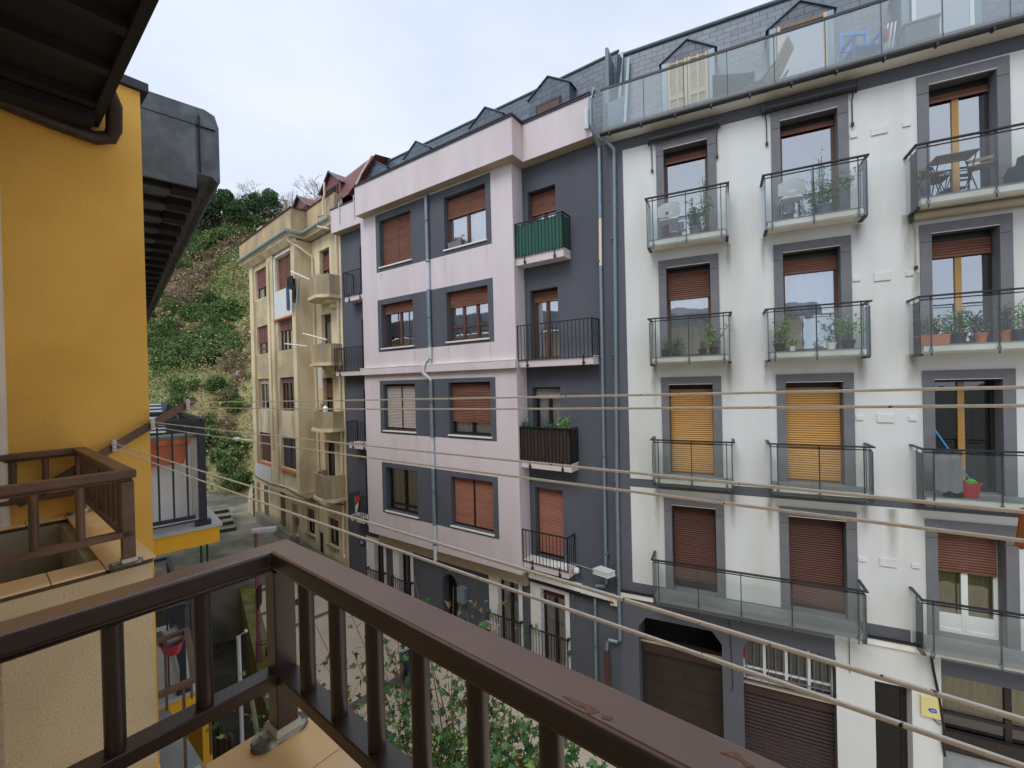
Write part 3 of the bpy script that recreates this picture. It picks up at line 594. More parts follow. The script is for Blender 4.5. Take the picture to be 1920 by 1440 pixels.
for k in range(4):
    for c, (a, b) in enumerate(((-12.55, -10.93), (-9.4, -7.75))):
        window(G, gb, a+.002, b-.002, wz_[k][0]+.002, wz_[k][1]-.002, DB+.22, sill=(DB-.05, 'sill_white'), **GW[(k, c)])
RW = {0: dict(sh=4.75, leaves=2), 1: dict(sh=2.25, leaves=2), 2: dict(sh=-.5, leaves=2, shm='shutter_beige'), 3: dict(sh=-4.93, leaves=1, shm='shutter_pale', cur=None)}
for k in range(4):
    window(G, gb, -6.618, -5.722, fl[k]+.002, rec[k]-.002, DR+.25, name='balcony_door', fm='frame_brown' if k < 2 else 'frame_dark', box=.04, **RW[k])
    window(G, gb, -14.398, -13.622, fl[k]+.002, rec[k]-.002, DR+.25, name='balcony_door', fm='frame_dark', leaves=1, cur='curtain_dark')
# iron balconies
def iron_balcony(s0, s1, zf, zr, Df=10.03, right=True, cloth=None, fin='wall_mauve', join=False, lft=False):
    m = MB(G); m.box(s0, s1, Df+.03, DR-.002, zf-.22, zf-.02, fin); m.box(s0-.02, s1+.02, Df+.01, DR-.002, zf-.018, zf, 'slab_cream'); o = m.build('balcony', gb, bevel=.004)
    r = MB(G)
    pts = [(s0+.0, DR if lft else Df+.01), (s0, Df), (s1, Df), (s1, DR)] if lft else [(s0, Df), (s1, Df), (s1, DR)]
    bars(r, pts, zf-.04 if not cloth else zf-.02, zr)
    for s in ((s0+.3, s1-.25)): r.box(s-.012, s+.012, Df-.02, Df-.004, zf-.25, zf+.05, 'iron'); r.box(s-.03, s+.03, Df-.01, Df+.03, zf-.2, zf-.14, 'iron')
    r.build('railing', o)
    if cloth:
        c = MB(G); L = (s1-s0); n = 46
        def dd(t): return Df+.03+.012*sin(t*40)+.006*sin(t*93)
        P_ = [(s0+L*k/n, dd(k/n)) for k in range(n+1)]+[(s1-.03+.01*sin(k*2.1), Df+.03+(DR-Df-.05)*k/10) for k in range(1, 11)]
        for i, (a, b) in enumerate(zip(P_, P_[1:])):
            zl = zf+.02-(.05*abs(sin(i*.35)) if cloth == 'green_cloth' else -.02+.03*abs(sin(i*.5))); zt = zr-.03-.02*abs(sin(i*.41))
            c.face([(a[0], a[1], zl), (b[0], b[1], zl), (b[0], b[1], zt), (a[0], a[1], zt)], cloth)
        c.build('privacy_screen', o)
    return o
iron_balcony(-6.79, -5.30, fl[0], 4.39, cloth='green_cloth'); iron_balcony(-6.79, -4.54, fl[1], 1.55); iron_balcony(-6.79, -5.22, fl[2], -1.27, cloth='brown_cloth'); iron_balcony(-6.79, -5.38, fl[3], -4.15)
iron_balcony(-14.84, -13.61, fl[0], 4.37, lft=True); iron_balcony(-15.57, -13.61, fl[1], 1.48, lft=True); iron_balcony(-14.84, -13.61, fl[2], -1.38, lft=True); iron_balcony(-14.84, -13.61, fl[3], -4.2, lft=True)
# pipes
m = MB(G); Dp = DB-.07; m.tube([(-10.1, Dp, 6.1), (-10.1, Dp, 3.98)], .06, 'zinc', 10); m.tube([(-10.1, Dp, 3.98), (-10.1, Dp, 3.03)], .058, 'pipe_pale', 10); m.tube([(-10.1, Dp, 3.03), (-10.1, Dp, 1.18)], .06, 'zinc', 10)
m.tube([(-10.1, Dp, 1.18), (-10.1, Dp, .8), (-10.16, Dp-.06, .7), (-10.3, Dp-.13, .58), (-10.3, Dp-.13, .35), (-10.12, Dp-.02, .16), (-10.1, Dp, .1)], .06, 'pipe_pale', 10); m.tube([(-10.1, Dp, .1), (-10.1, Dp, -1.74)], .06, 'zinc', 10); m.tube([(-10.1, Dp, -1.74), (-10.1, Dp, -2.74)], .058, 'pipe_pale', 10); m.tube([(-10.1, Dp, -2.74), (-10.1, Dp, -4.57)], .06, 'zinc', 10); m.tube([(-10.1, Dp, -4.57), (-10.1, Dp, -5.7)], .058, 'pipe_pale', 10)
for z in (5.2, 3.9, 2.1, -.6, -3.5, -5.2): m.tube([(-10.1, Dp, z), (-10.1, Dp, z+.05)], .07, 'zinc_roof', 10)
m.build('drain_pipe', gb, smooth=True)
m = MB(G); Dp = DR-.07
m.tube([(-4.42, DPr+.1, 7.3), (-4.36, DPr-.02, 7.15), (-4.45, DPr-.05, 7.0), (-4.45, DPr-.05, 6.35), (-4.42, DPr+.05, 6.15), (-4.38, Dp, 5.9)], .05, 'zinc', 10)
m.tube([(-4.38, Dp, 6.0), (-4.40, Dp, 4.1)], .045, 'zinc', 10); m.tube([(-4.40, Dp, 4.1), (-4.42, Dp, 2.9)], .04, 'cream_pipe', 10); m.tube([(-4.42, Dp, 2.9), (-4.48, Dp, -5.25)], .042, 'zinc', 10)
m.tube([(-4.48, Dp, -5.25), (-4.50, Dp, -5.33), (-4.76, Dp, -5.38), (-4.80, Dp, -5.45), (-4.82, Dp, -9.2)], .042, 'zinc', 10)
m.tube([(-4.55, DPr-.1, 6.25), (-4.55, DPr-.1, 6.75)], .06, 'pipe_pale', 8)
for z in (3, .5, -2, -4.5, -6, -7): m.tube([(-4.45 if z > -5 else -4.82, Dp, z), (-4.45 if z > -5 else -4.82, Dp, z+.05)], .052, 'zinc_roof', 10)
m.build('drain_pipe', gb, smooth=True)
# ledge with cable trunking
m = MB(G); m.box(-6.8, -5.2, DR-.16, DR-.002, -5.62, -5.46, 'slab_cream'); m.box(-5.2, -4.25, DR-.12, DR-.002, -5.66, -5.5, 'frame_white'); m.box(-6.8, -4.25, DR-.18, DR-.16, -5.66, -5.63, 'black_plastic'); m.build('string_course', gb)
m = MB(G); m.tube([(-6.75, DR-.1, -5.7), (-5.9, DR-.08, -5.74), (-5.2, DR-.08, -5.76), (-4.6, DR-.07, -5.73)], .02, 'black_plastic', 6); m.tube([(-5.45, DR-.06, -5.05), (-5.45, DR-.06, -6.5)], .014, 'steel', 6); m.tube([(-5.5, DR-.04, -4.95), (-4.9, DR-.02, -5.0), (-4.3, DR-.02, -4.98)], .006, 'pipe_pale', 5); m.build('cable', gb)
# ground floor french windows
for (a, b, c, d, *_) in gh:
    o = window(G, gb, a+.002, b-.002, -8.25, d-.002, DR+.2, leaves=2, fm='frame_dark', cur='curtain' if a > -9 else 'curtain_dark', curspan=None, name='french_window', thick=.05, sh=(d-.22) if a > -7 else None, shm='shutter_dark')
    s = MB(G); s.box(a-.34 if a > -13 else a-.46, a, DR-.02, DR-.001, -9.2, d+.1, 'sill_white'); s.box(b, b+.13, DR-.02, DR-.001, -9.2, d+.1, 'sill_white'); s.box(a, b, DR-.0197, DR-.001, d, d+.1, 'sill_white'); s.build('surround', o)
    s = MB(G); x0 = a-.32; x1 = b+.1; bars(s, [(x0, DR-.12), (x1, DR-.12)], -8.15, -7.07, pitch=.1, r=.008); s.box(x0-.03, x0+.03, DR-.12, DR, -7.1, -7.04, 'iron'); s.box(x1-.03, x1+.03, DR-.12, DR, -7.1, -7.04, 'iron'); s.build('railing', o)
m = MB(G); m.box(-10.40, -9.72, DR+.32, DR+.36, -9.2, -6.35, 'frame_dark'); 
for k in range(5): m.box(-10.3+.13*k, -10.28+.13*k, DR+.28, DR+.31, -9.1, -6.4, 'iron')
m.build('street_door', gb)
m = MB(G); m.box(-9.60, -9.29, DR-.16, DR-.002, -7.08, -6.62, 'zinc'); m.prism([(-9.62, -6.62), (-9.27, -6.62), (-9.445, -6.56)], (DR-.18, DR-.002), 'zinc'); m.build('letter_box', gb, bevel=.004)
m = MB(G); m.prism([(-14.72+.2*cos(t*pi/8), -6.2+.13*sin(t*pi/8)) for t in range(16)], (DR-.03, DR-.003), 'navy'); sp = m.build('name_plaque', gb)
m = MB(G); m.box(-14.83, -14.62, DR-.036, DR-.031, -6.19, -6.17, 'frame_white'); m.box(-14.79, -14.66, DR-.036, DR-.031, -6.24, -6.22, 'frame_white'); m.box(-14.76, -14.68, DR-.036, DR-.031, -6.15, -6.12, 'frame_white'); m.build('plaque_lettering', sp)
# slate mansard with four gabled dormers
m = MB(G)
m.face([(-15.6, 10.85, 6.2), (-4.2, 10.85, 6.2), (-4.2, 11.35, 8.82), (-15.6, 11.35, 8.82)], 'slate'); m.face([(-15.6, 11.35, 8.82), (-4.2, 11.35, 8.82), (-4.2, 17, 9.6), (-15.6, 17, 9.6)], 'slate')
m.face([(-15.6, 10.85, 6.2), (-15.6, 11.35, 8.82), (-15.6, 17, 9.6), (-15.6, 17, 6.2)], 'slate_side'); m.face([(-4.2, 10.85, 6.2), (-4.2, 17, 6.2), (-4.2, 17, 9.6), (-4.2, 11.35, 8.82)], 'slate_side'); m.tube([(-15.6, 11.34, 8.83), (-4.15, 11.34, 8.83)], .04, 'zinc_roof', 6)
m.build('roof', gb)
for i, c in enumerate((-6.08, -8.36, -11.52, -13.8)):
    m = MB(G); w_ = .66
    m.prism([(c-w_, 6.2), (c+w_, 6.2), (c+w_, 8.26), (c, 8.68), (c-w_, 8.26)], (10.86, 11.3), 'slate', mside='slate_side')
    for sg in (-1, 1):
        m.face([(c+sg*(w_+.05), 10.83, 8.25), (c, 10.83, 8.70), (c, 11.4, 8.70), (c+sg*(w_+.05), 11.4, 8.25)], 'slate'); m.tube([(c+sg*(w_+.05), 10.83, 8.24), (c, 10.83, 8.69)], .016, 'zinc_roof', 6)
    m.box(c-.42, c-.36, 10.84, 10.86, 7.0, 7.98, 'iron'); m.box(c+.36, c+.42, 10.84, 10.86, 7.0, 7.98, 'iron'); m.box(c-.42, c+.42, 10.835, 10.86, 7.9, 7.98, 'iron')
    o = m.build('dormer', gb)
    q = MB(G); q.box(c-.36, c+.36, 10.845, 10.857, 7.0, 7.9, 'interior'); q.box(c-.36, c+.36, 10.82, 10.844, 7.72, 7.9, 'frame_brown')
    for x in (-.34, -.12, .1, .3): q.box(c+x, c+x+.05, 10.82, 10.844, 7.0, 7.72, 'frame_brown')
    q.build('window', o)

# ================================================================== OCHRE BUILDING
Y = Frame(47.64, -21., 8.37)
yb = root(Y, 'ochre_apartment_building', 'old ochre apartment building with flaking render and corner balconies below the hill', 'building')
DY, DYr, ZG = 7.71, 8.37, -7.3
yw = [(4.55, 6.04), (1.72, 3.15), (-1.1, .47), (-3.76, -2.27)]
w1, w2 = (-24.9, -23.16), (-21.93, -20.1)
m = MB(Y)
hs = [(w[0], w[1], a, b, .2, 'ochre_clean') for a, b in yw for w in (w1, w2)]
facade(m, DY, -25.5, -19.6, -4.62, 6.45, hs, [(-25.5, -19.6, -4.62, 6.45, 'ochre')]+[(w1[0]-.2, w1[1]+.1, a, b, 'ochre_grey') for a, b in ((-1, 1), (1.0, 1.7), (3.17, 4.5))]+[(w2[0]-.1, w2[1]+.1, -1.1+1.6, 1.7, 'ochre_grey')], .2, 'ochre_clean')
for s in (-25.5, -19.6): m.face([(s, DY, -4.62), (s, DYr+.5, -4.62), (s, DYr+.5, 6.45), (s, DY, 6.45)], 'ochre_clean')
m.face([(-25.5, DY, -4.62), (-19.6, DY, -4.62), (-19.6, DYr, -4.62), (-25.5, DYr, -4.62)], 'ochre_grey')
m.build('bay', yb)
m = MB(Y)
for s0, s1 in ((-25.5, -25.02), (-23.02, -22.2), (-19.98, -19.6)):
    m.box(s0, s1, DY-.1, DY-.001, -4.7, 6.3, 'ochre_clean')
m.box(-22.6, -22.55, DY-.16, DY-.1, -3.0, 6.1, 'ochre_clean')
m.box(-25.5, -19.55, DY-.13, DY-.001, 6.301, 6.5, 'ochre_clean'); m.build('pilaster', yb, bevel=.01)
m = MB(Y); m.box(-22.15, -20.0, DY-.06, DY-.001, 3.22, 4.5, 'patch_white'); m.box(-22.15, -21.98, DY-.06, DY-.001, 4.5, 6.2, 'patch_white'); m.box(-20.08, -20.0, DY-.06, DY-.001, 4.5, 6.2, 'patch_white'); m.box(-22.15, -20.0, DY-.06, DY-.001, 6.1, 6.2, 'patch_white'); m.box(-25.3, -23.06, DY-.11, DY-.001, -4.75, -3.87, 'patch_white')
m.box(-22.17, -19.99, DY-.12, DY-.001, 3.15, 3.22, 'sill_terracotta'); m.box(-22.0, -20.0, DY-.12, DY-.001, -3.87, -3.77, 'sill_terracotta'); m.box(-25., -23.1, DY-.12, DY-.001, -3.87, -3.77, 'sill_terracotta'); m.prism([(-19.3, -.1), (-18.9, -.1), (-18.85, .1), (-18.85, 1.0), (-19.35, 1.0), (-19.35, .1)], (DYr-.01, DYr-.002), 'patch_white'); m.build('render_patch', yb)
YW = {(0, 0): dict(sh=5.12, shm='shutter_mauve', fm='frame_dark', cur='curtain'), (0, 1): dict(sh=4.62, shsplit=True, cur=None), (1, 0): dict(sh=2.3, shm='shutter_mauve', shsplit=True, cur='curtain', rail=2.0), (1, 1): dict(sh=2.65, shm='shutter_mauve', shsplit=True, leaves=4, fm='frame_dark'),
      (2, 0): dict(fm='shutter_beige', sh=.2, shm='shutter_beige', leaves=3, cur='curtain_dark'), (2, 1): dict(sh=.2, fm='frame_brown', shm='shutter_mauve', cur='curtain_dark', leaves=4), (3, 0): dict(sh=-3.7, shm='shutter_brown', shsplit=True, cur=None, fm='frame_brown'), (3, 1): dict(fm='frame_dark', sh=-3.7, shm='frame_dark', shsplit=True, cur=None)}
for k in range(4):
    for c, w in enumerate((w1, w2)): window(Y, yb, w[0]+.002, w[1]-.002, yw[k][0]+.002, yw[k][1]-.002, DY+.17, **YW[(k, c)])
# recessed wall
rd = [5.88, 3.1, .37, -2.4]
yh = [(-18.8, -17.86, z-2.25, z, .25, 'ochre_clean') for z in rd]
yg = [(-26.6, -25.9, ZG, -5.35, .25), (-24.15, -23.5, ZG, -5.4, .25), (-22.67, -21.9, ZG, -5.75, .5), (-20.87, -20.05, -6.85, -5.66, .2), (-18.66, -17.7, -6.85, -5.66, .2)]
m = MB(Y); facade(m, DYr, -19.6, -16.84, -4.9, 6.45, yh, [(-19.6, -16.84, -4.9, 6.45, 'ochre_clean')], .25, 'ochre_clean')
facade(m, DYr, -27.2, -16.84, ZG-1, -4.9, [h+('ochre_clean',) for h in yg], [(-27.2, -16.84, ZG-1, -4.9, 'ochre_clean')], .25, 'ochre_clean')
m.box(-26.2, -16.84, DYr+.9, DYr+9, ZG-1, 6.4, 'ochre'); m.face([(-26.2, DY+.3, -4.8), (-26.2, DYr+9, -4.8), (-26.2, DYr+9, 6.4), (-26.2, DY+.3, 6.4)], 'ochre_grey'); m.face([(-27.2, DYr, ZG), (-27.2, DYr+1, ZG), (-27.2, DYr+1, -4.6), (-27.2, DYr, -4.6)], 'ochre'); m.face([(-26.2, DY+.3, -4.8), (-25.5, DY+.3, -4.8), (-25.5, DY+.3, 6.4), (-26.2, DY+.3, 6.4)], 'ochre_grey')
m.build('wall', yb)
m = MB(Y); m.box(-25.7, -19.5, DY-.12, DYr-.001, -4.9, -4.625, 'ochre_clean'); m.box(-27.2, -25.7, DYr-.12, DYr-.001, -4.9, -4.7, 'ochre_clean'); m.tube([(-25.4, DY-.15, -4.6), (-23.3, DY-.15, -4.72), (-21, DY-.15, -4.6), (-19.6, DY-.2, -4.7), (-18.5, DY-.1, -4.8), (-17, DYr-.06, -4.85)], .02, 'black_plastic', 5); m.tube([(-21.5, DYr-.04, -5.0), (-19.5, DYr-.04, -5.25), (-17, DYr-.04, -5.3)], .015, 'black_plastic', 5); m.build('string_course', yb)
for k, z in enumerate(rd): window(Y, yb, -18.798, -17.862, z-2.248, z-.002, DYr+.2, name='balcony_door', fm='frame_dark', cur=None, leaves=1 if k else 2, sh=(z-.85 if k in (0, 2) else None), shm='shutter_red', box=.25)
for h in yg[:3]:
    q = MB(Y); q.box(h[0]+.02, h[1]-.02, DYr+.2, DYr+.24, ZG, h[3]-.02, 'shutter_dark' if h[0] < -23 else 'ochre_clean'); q.build('street_door', yb)
for h in yg[3:]: window(Y, yb, h[0]+.002, h[1]-.002, h[2]+.002, h[3]-.002, DYr+.15, sh=h[3]-.5, shm='shutter_dark', sill=(DYr-.1, 'concrete'), fm='frame_dark')
m = MB(Y); m.box(-22.0, -21.83, DYr-.14, DYr-.003, -6.7, -6.35, 'steel'); m.build('letter_box', yb)
m = MB(Y); m.box(-19.45, -19.2, DYr-.02, DYr-.003, ZG-.4, -6.5, 'black_plastic'); m.build('service_hatch', yb)
# corner balconies: solid, five-sided
def ybal(z0, z1, s0=-18.62, s1=-16.95):
    m = MB(Y); c = -17.35
    outer = [(s0, DYr), (s0, DY+.25), (s0+.35, DY-.02), (c, DY-.10), (s1, DY+.2), (s1, DYr)]
    inner = [(s0+.07, DYr), (s0+.07, DY+.28), (s0+.38, DY+.06), (c, DY-.02), (s1-.07, DY+.25), (s1-.07, DYr)]
    for (a, b), (c_, d) in zip(zip(outer, outer[1:]), zip(inner, inner[1:])): m.prism([a, b, d, c_], (z0, z1), 'ochre_parapet', axis='z')
    o = m.build('balcony', yb)
    b = MB(Y); b.prism([(s0-.06, DYr-.001), (s0-.06, DY+.2), (s0+.33, DY-.1), (c, DY-.19), (s1+.05, DY+.15), (s1+.05, DYr-.001)], (z0-.12, z0-.001), 'ochre_clean', axis='z')
    b.prism([(-18.2, DYr-.001), (-18.0, DY+.3), (c, DY+.2), (-17.1, DYr-.001)], (z0-.25, z0-.121), 'ochre', axis='z'); b.prism([(-17.8, DYr-.001), (c-.1, DY+.45), (-17.25, DYr-.001)], (z0-.45, z0-.251), 'ochre', axis='z')
    b.build('bracket', o)
for z0, z1 in ((3.68, 4.5), (.95, 1.72), (-1.72, -1.02), (-4.55, -3.6)): ybal(z0, z1)
# balconies on the far flank seen edge-on
for z in (3.2, .5, -1.9, -3.9):
    m = MB(Y); m.box(-27.1, -26.21, DY+.35, DY+1.4, z, z+1.0, 'ochre_grey'); m.box(-27.15, -26.2, DY+.3, DY+1.45, z-.1, z-.001, 'ochre'); m.build('balcony', yb)
# eaves gutter, parapet wall
m = MB(Y); g1 = [(-26.2, 7.30, 6.74), (-19.5, 7.30, 6.74), (-19.42, 7.95, 6.74), (-16.9, 7.95, 6.74)]
m.tube(g1, .09, 'gutter_green', 10)
for k in range(22):
    s = -26+.3*k; m.tube([(s, 7.30, 6.74), (s+.05, 7.30, 6.74)], .1, 'gutter_green', 10)
m.tube([(-26.9, 8.1, 6.2), (-26.2, 8.1, 6.2)], .09, 'gutter_green', 8); m.build('gutter', yb, smooth=True)
m = MB(Y); m.prism([(-26.1, 7.38), (-19.5, 7.38), (-19.5, 8.02), (-16.85, 8.02), (-16.85, 9.2), (-26.1, 9.2)], (6.5, 6.66), 'ochre', axis='z')
m.prism([(DY-.12, 6.3), (7.38, 6.5), (DY, 6.5)], (-25.9, -19.6), 'ochre_clean', axis='s'); m.build('eaves', yb)
m = MB(Y); m.box(-26.6, -19.5, 7.5, 7.65, 6.66, 7.75, 'ochre_parapet'); m.box(-19.65, -19.5, 7.651, 8.2, 6.66, 7.75, 'ochre_parapet'); m.box(-19.499, -16.85, 8.15, 8.3, 6.66, 7.8, 'ochre_parapet'); m.box(-26.6, -26.45, 7.651, 9.5, 6.66, 7.75, 'ochre_parapet'); m.box(-26.65, -19.45, 7.45, 7.7, 7.751, 7.79, 'rust'); m.box(-19.7, -19.45, 7.701, 8.15, 7.751, 7.79, 'rust'); m.box(-19.7, -16.85, 8.1, 8.35, 7.801, 7.84, 'rust')
m.box(-24.3, -23.6, 7.66, 7.8, 7.6, 8.1, 'ochre'); m.build('parapet', yb)
def ypipe(p, r=.045, mt='cream_pipe'):
    q = MB(Y); q.tube(p, r, mt, 8); q.build('drain_pipe', yb, smooth=True)
ypipe([(-19.75, 7.4, 6.7), (-19.8, 7.45, 6.4), (-19.5, 7.8, 6.1), (-19.35, 8.28, 5.75), (-19.35, 8.3, 5.5), (-19.3, 8.3, -3.8)], .05, 'cream_pipe'); ypipe([(-17.0, 8.2, 6.5), (-17.05, 8.3, 6.2), (-17.1, 8.3, -4.9), (-17.1, 8.28, -6.9), (-16.95, 8.25, -7.0)]); ypipe([(-17.35, 8.0, 8.3), (-17.35, 8.0, 7.8), (-17.5, 8.0, 7.6), (-17.5, 8.0, 7.0), (-17.7, 7.85, 6.95), (-17.7, 7.85, 6.55), (-17.2, 8.1, 6.4)]); ypipe([(-19.6, 8.32, -5.0), (-19.6, 8.32, -6.5)], .03)
# red roof and dormers
m = MB(Y); m.face([(-26.2, 8.45, 7.6), (-16.3, 8.45, 7.6), (-14.9, 8.9, 8.86), (-26.2, 9.2, 8.86)], 'red_roof'); m.face([(-16.3, 8.45, 7.6), (-14.9, 8.9, 8.86), (-14.9, 15, 9.6), (-16.3, 15, 7.6)], 'red_roof_side'); m.face([(-26.2, 9.2, 8.86), (-14.9, 8.9, 8.86), (-14.9, 15, 9.4), (-26.2, 15, 9.4)], 'red_roof'); m.box(-26.2, -16.85, 8.42, 8.5, 6.66, 7.6, 'ochre'); m.tube([(-15.15, 8.9, 8.9), (-15.6, 8.7, 8.3), (-15.9, 8.6, 7.9)], .04, 'cream_pipe', 6)
m.build('roof', yb)
for c, w_ in ((-18.0, .85), (-21.3, .8)):
    m = MB(Y); m.prism([(c-w_, 7.6), (c+w_, 7.6), (c+w_, 8.45), (c, 9.05), (c-w_, 8.45)], (8.6, 10), 'red_roof', mside='red_roof_side')
    for sg in (-1, 1): m.face([(c+sg*(w_+.12), 8.5, 8.42), (c, 8.5, 9.14), (c, 10, 9.14), (c+sg*(w_+.12), 10, 8.42)], 'red_roof'); m.tube([(c+sg*(w_+.12), 8.5, 8.42), (c, 8.5, 9.14)], .04, 'zinc_roof', 6)
    o = m.build('dormer', yb); q = MB(Y); q.box(c-.6, c+.6, 8.56, 8.595, 7.65, 8.45, 'frame_brown'); q.box(c-.5, c+.5, 8.54, 8.558, 7.7, 8.4, 'interior'); q.build('window', o)

# ================================================================== OUR BLOCK: loggia walls, eaves, balcony parapets
O = Frame(51.38, -4., 0.)
ob = root(O, 'yellow_apartment_block', 'near yellow stucco block with beige balcony parapets and dark overhanging eaves', 'building')
m = MB(O)
m.box(-5.95, -5.65, -.6, 1.13, -10.2, 3.04, 'stucco_yellow')                      # flank wall beyond the neighbour's balcony
m.build('flank_wall', ob)
m = MB(O); m.box(-6.0, -5.6, .2, 1.19, 3.045, 3.13, 'gutter_dark'); m.box(-5.9, -5.7, .9, 1.1, 3.131, 3.16, 'concrete'); m.build('coping', ob)
m = MB(O); m.box(-5.649, 3.5, -9, .0, -10.2, 3.0, 'stucco_beige'); m.box(-1.6, -1.5, .0, .030, -10.2, 2.58, 'stucco_beige'); m.build('wall', ob)
m = MB(O); m.tube([(-5.58, .13, 2.5), (-5.58, .13, -1.1)], .055, 'cream_pipe', 10); m.build('drain_pipe', ob, smooth=True)
# eaves with rafters and round gutter elbow
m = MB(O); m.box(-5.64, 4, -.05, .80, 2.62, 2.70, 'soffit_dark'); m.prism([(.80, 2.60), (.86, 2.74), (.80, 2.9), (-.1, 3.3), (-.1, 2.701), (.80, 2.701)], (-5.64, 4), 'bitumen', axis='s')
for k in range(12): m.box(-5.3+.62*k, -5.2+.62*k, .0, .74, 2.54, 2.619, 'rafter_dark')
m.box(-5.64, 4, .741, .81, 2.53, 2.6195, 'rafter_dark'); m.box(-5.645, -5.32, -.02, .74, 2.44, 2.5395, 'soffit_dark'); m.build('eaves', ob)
m = MB(O); m.tube([(-5.2, .80, 2.74), (-5.35, .88, 2.66), (-5.5, .90, 2.5), (-5.56, .88, 2.44), (-5.58, .78, 2.40), (-5.58, .5, 2.42), (-5.58, -.05, 2.50)], .062, 'gutter_brown', 12); m.build('gutter_elbow', ob, smooth=True)
# neighbour's and our balcony: parapet walls with tiled coping
def tiles(m, s0, s1, d0, d1, z, ts=.33, along='s'):
    m.box(s0+.003, s1-.003, d0+.003, d1-.003, z-.035, z-.012, 'grout')
    if along == 's':
        n = max(1, round((s1-s0)/ts)); w = (s1-s0)/n
        for k in range(n): m.box(s0+w*k+.002, s0+w*(k+1)-.002, d0-.012, d1+.012, z-.0115, z, 'coping_tile')
    else:
        n = max(1, round((d1-d0)/ts)); w = (d1-d0)/n
        for k in range(n): m.box(s0-.012, s1+.012, d0+w*k+.002, d0+w*(k+1)-.002, z-.0115, z, 'coping_tile')
m = MB(O); m.box(-3.88, -3.68, .035, .725, -10.2, -1.14, 'stucco_beige'); m.box(-5.648, -3.881, .52, .725, -10.2, -1.14, 'stucco_beige'); m.box(-5.4, -3.881, .03, .519, -1.9, -1.75, 'tile_grey')
m.box(-5.64, -5.45, .03, .519, -1.75, -1.14, 'inner_wall'); m.box(-5.449, -3.885, .46, .519, -1.75, -1.145, 'inner_wall'); m.box(-3.95, -3.881, .03, .459, -1.75, -1.145, 'inner_wall')
o = m.build('balcony', ob); m = MB(O); tiles(m, -3.9, -3.67, .03, .50, -1.1, .3, 'D'); tiles(m, -5.64, -3.67, .515, .735, -1.1); tiles(m, -5.64, -5.47, .03, .50, -1.1, .3, 'D'); m.build('coping_tiles', o, bevel=.003)
m = MB(O); m.box(-1.50, -1.32, .036, .66, -4.2, -1.14, 'stucco_beige'); m.box(-1.319, 3.3, .46, .66, -4.2, -1.14, 'stucco_beige'); m.box(-1.319, 3.3, .01, .459, -2.0, -1.75, 'tile_grey')
o = m.build('balcony', ob); m = MB(O); tiles(m, -1.515, -1.27, .04, .40, -1.1, .24, 'D'); tiles(m, -1.515, 3.3, .415, .675, -1.1, .27); m.build('coping_tiles', o, bevel=.004)
# yellow plinth band below the beige wall
m = MB(O); m.box(-3.95, -3.62, .036, .735, -2.72, -2.5, 'yellow_smooth'); m.build('string_course', ob)

def railing(name, label, sa, sb, Df, nearface, mt, sides, frontsp, group, D0=.015):
    """bolted tubular railing: handrail, bottom rail, posts on foot plates, balusters"""
    e = empty(name, O.w(sa, Df, -1.1), O.rot(), label, 'railing', group)
    class F2: pass
    f2 = Frame(51.38, sa, Df)
    def mb(): return MB2(f2)
    class MB2(MB):
        def P(m, p): return (p[0]-sa, p[1]-Df, p[2]+1.1)
    w = .088; zt = -.5
    h = mb(); 
    # mitred handrail with a lip underneath
    def rail(z0, z1, o, i, mtt, mb_, top=None):
        out = ([(sa+o, D0)] if sides[0] else [])+[(sa+o, Df-o), ((sb-o) if sides[1] else sb, Df-o)]+([(sb-o, D0)] if sides[1] else [])
        inn = ([(sa+i, D0)] if sides[0] else [])+[(sa+i, Df-i), ((sb-i) if sides[1] else sb, Df-i)]+([(sb-i, D0)] if sides[1] else [])
        K = len(out)
        mb_.loft([(out[k], inn[k]) for k in range(K)], z0, z1, mtt, top)
    rail(zt-.052, zt, 0, w, mt, h, 'rail_top_skylit' if mt == 'rail_brown' else None); rail(zt-.07, zt-.0525, .016, w-.016, mt, h); h.build('handrail', e, bevel=.009)
    b = mb(); rail(-.925, -.885, .012, .076, mt, b); b.build('bottom_rail', e, bevel=.004)
    ps = []
    if sides[0]: ps.append((sa+.044, Df-.044))
    if sides[1]: ps.append((sb-.044, Df-.044))
    ps.append(((sb if not sides[1] else sa)+(-.4 if not sides[1] else .044), Df-.044)) if not (sides[0] and sides[1]) else None
    for (s, d) in ps:
        p = mb(); p.box(s-.032, s+.032, d-.032, d+.032, -1.09, zt-.071, mt); o = p.build('post', e, bevel=.003)
        q = mb(); pl = []
        for k in range(24):
            t = 2*pi*k/24; x = .045 if cos(t) > 0 else -.045
            pl.append((s+.037*sin(t), d-.012+x+.037*cos(t)))
        q.prism(pl, (-1.0995, -1.083), 'foot_metal', axis='z'); q.box(s-.038, s+.038, d-.038, d+.038, -1.083, -1.058, 'mortar'); q.tube([(s, d-.085, -1.084), (s, d-.085, -1.074)], .009, 'foot_metal', 6); q.tube([(s-.02, d-.06, -1.084), (s-.02, d-.06, -1.074)], .008, 'foot_metal', 6)
        q.build('base_plate', o, bevel=.003)
    def bal(s, d):
        p = mb(); p.tube([(s, d, -.886), (s, d, zt-.0705)], .0215, mt, 14); p.build('baluster', e, smooth=True)
    for k, on in enumerate(sides):
        if on:
            s = sa+.044 if k == 0 else sb-.044
            for d in (.205, .392): bal(s, d)
    s = sa+.044+frontsp
    while s < (sb-.08 if sides[1] else sb-.45): bal(s, Df-.044); s += frontsp
    return e
rl1 = railing('balcony_railing', 'brown metal railing of the balcony the photo is taken from, water-marked handrail, its top coloured as sky-lit, on terracotta coping', -1.49, 2.0, .645, 0, 'rail_brown', (True, False), .172, 'brown balcony railings')
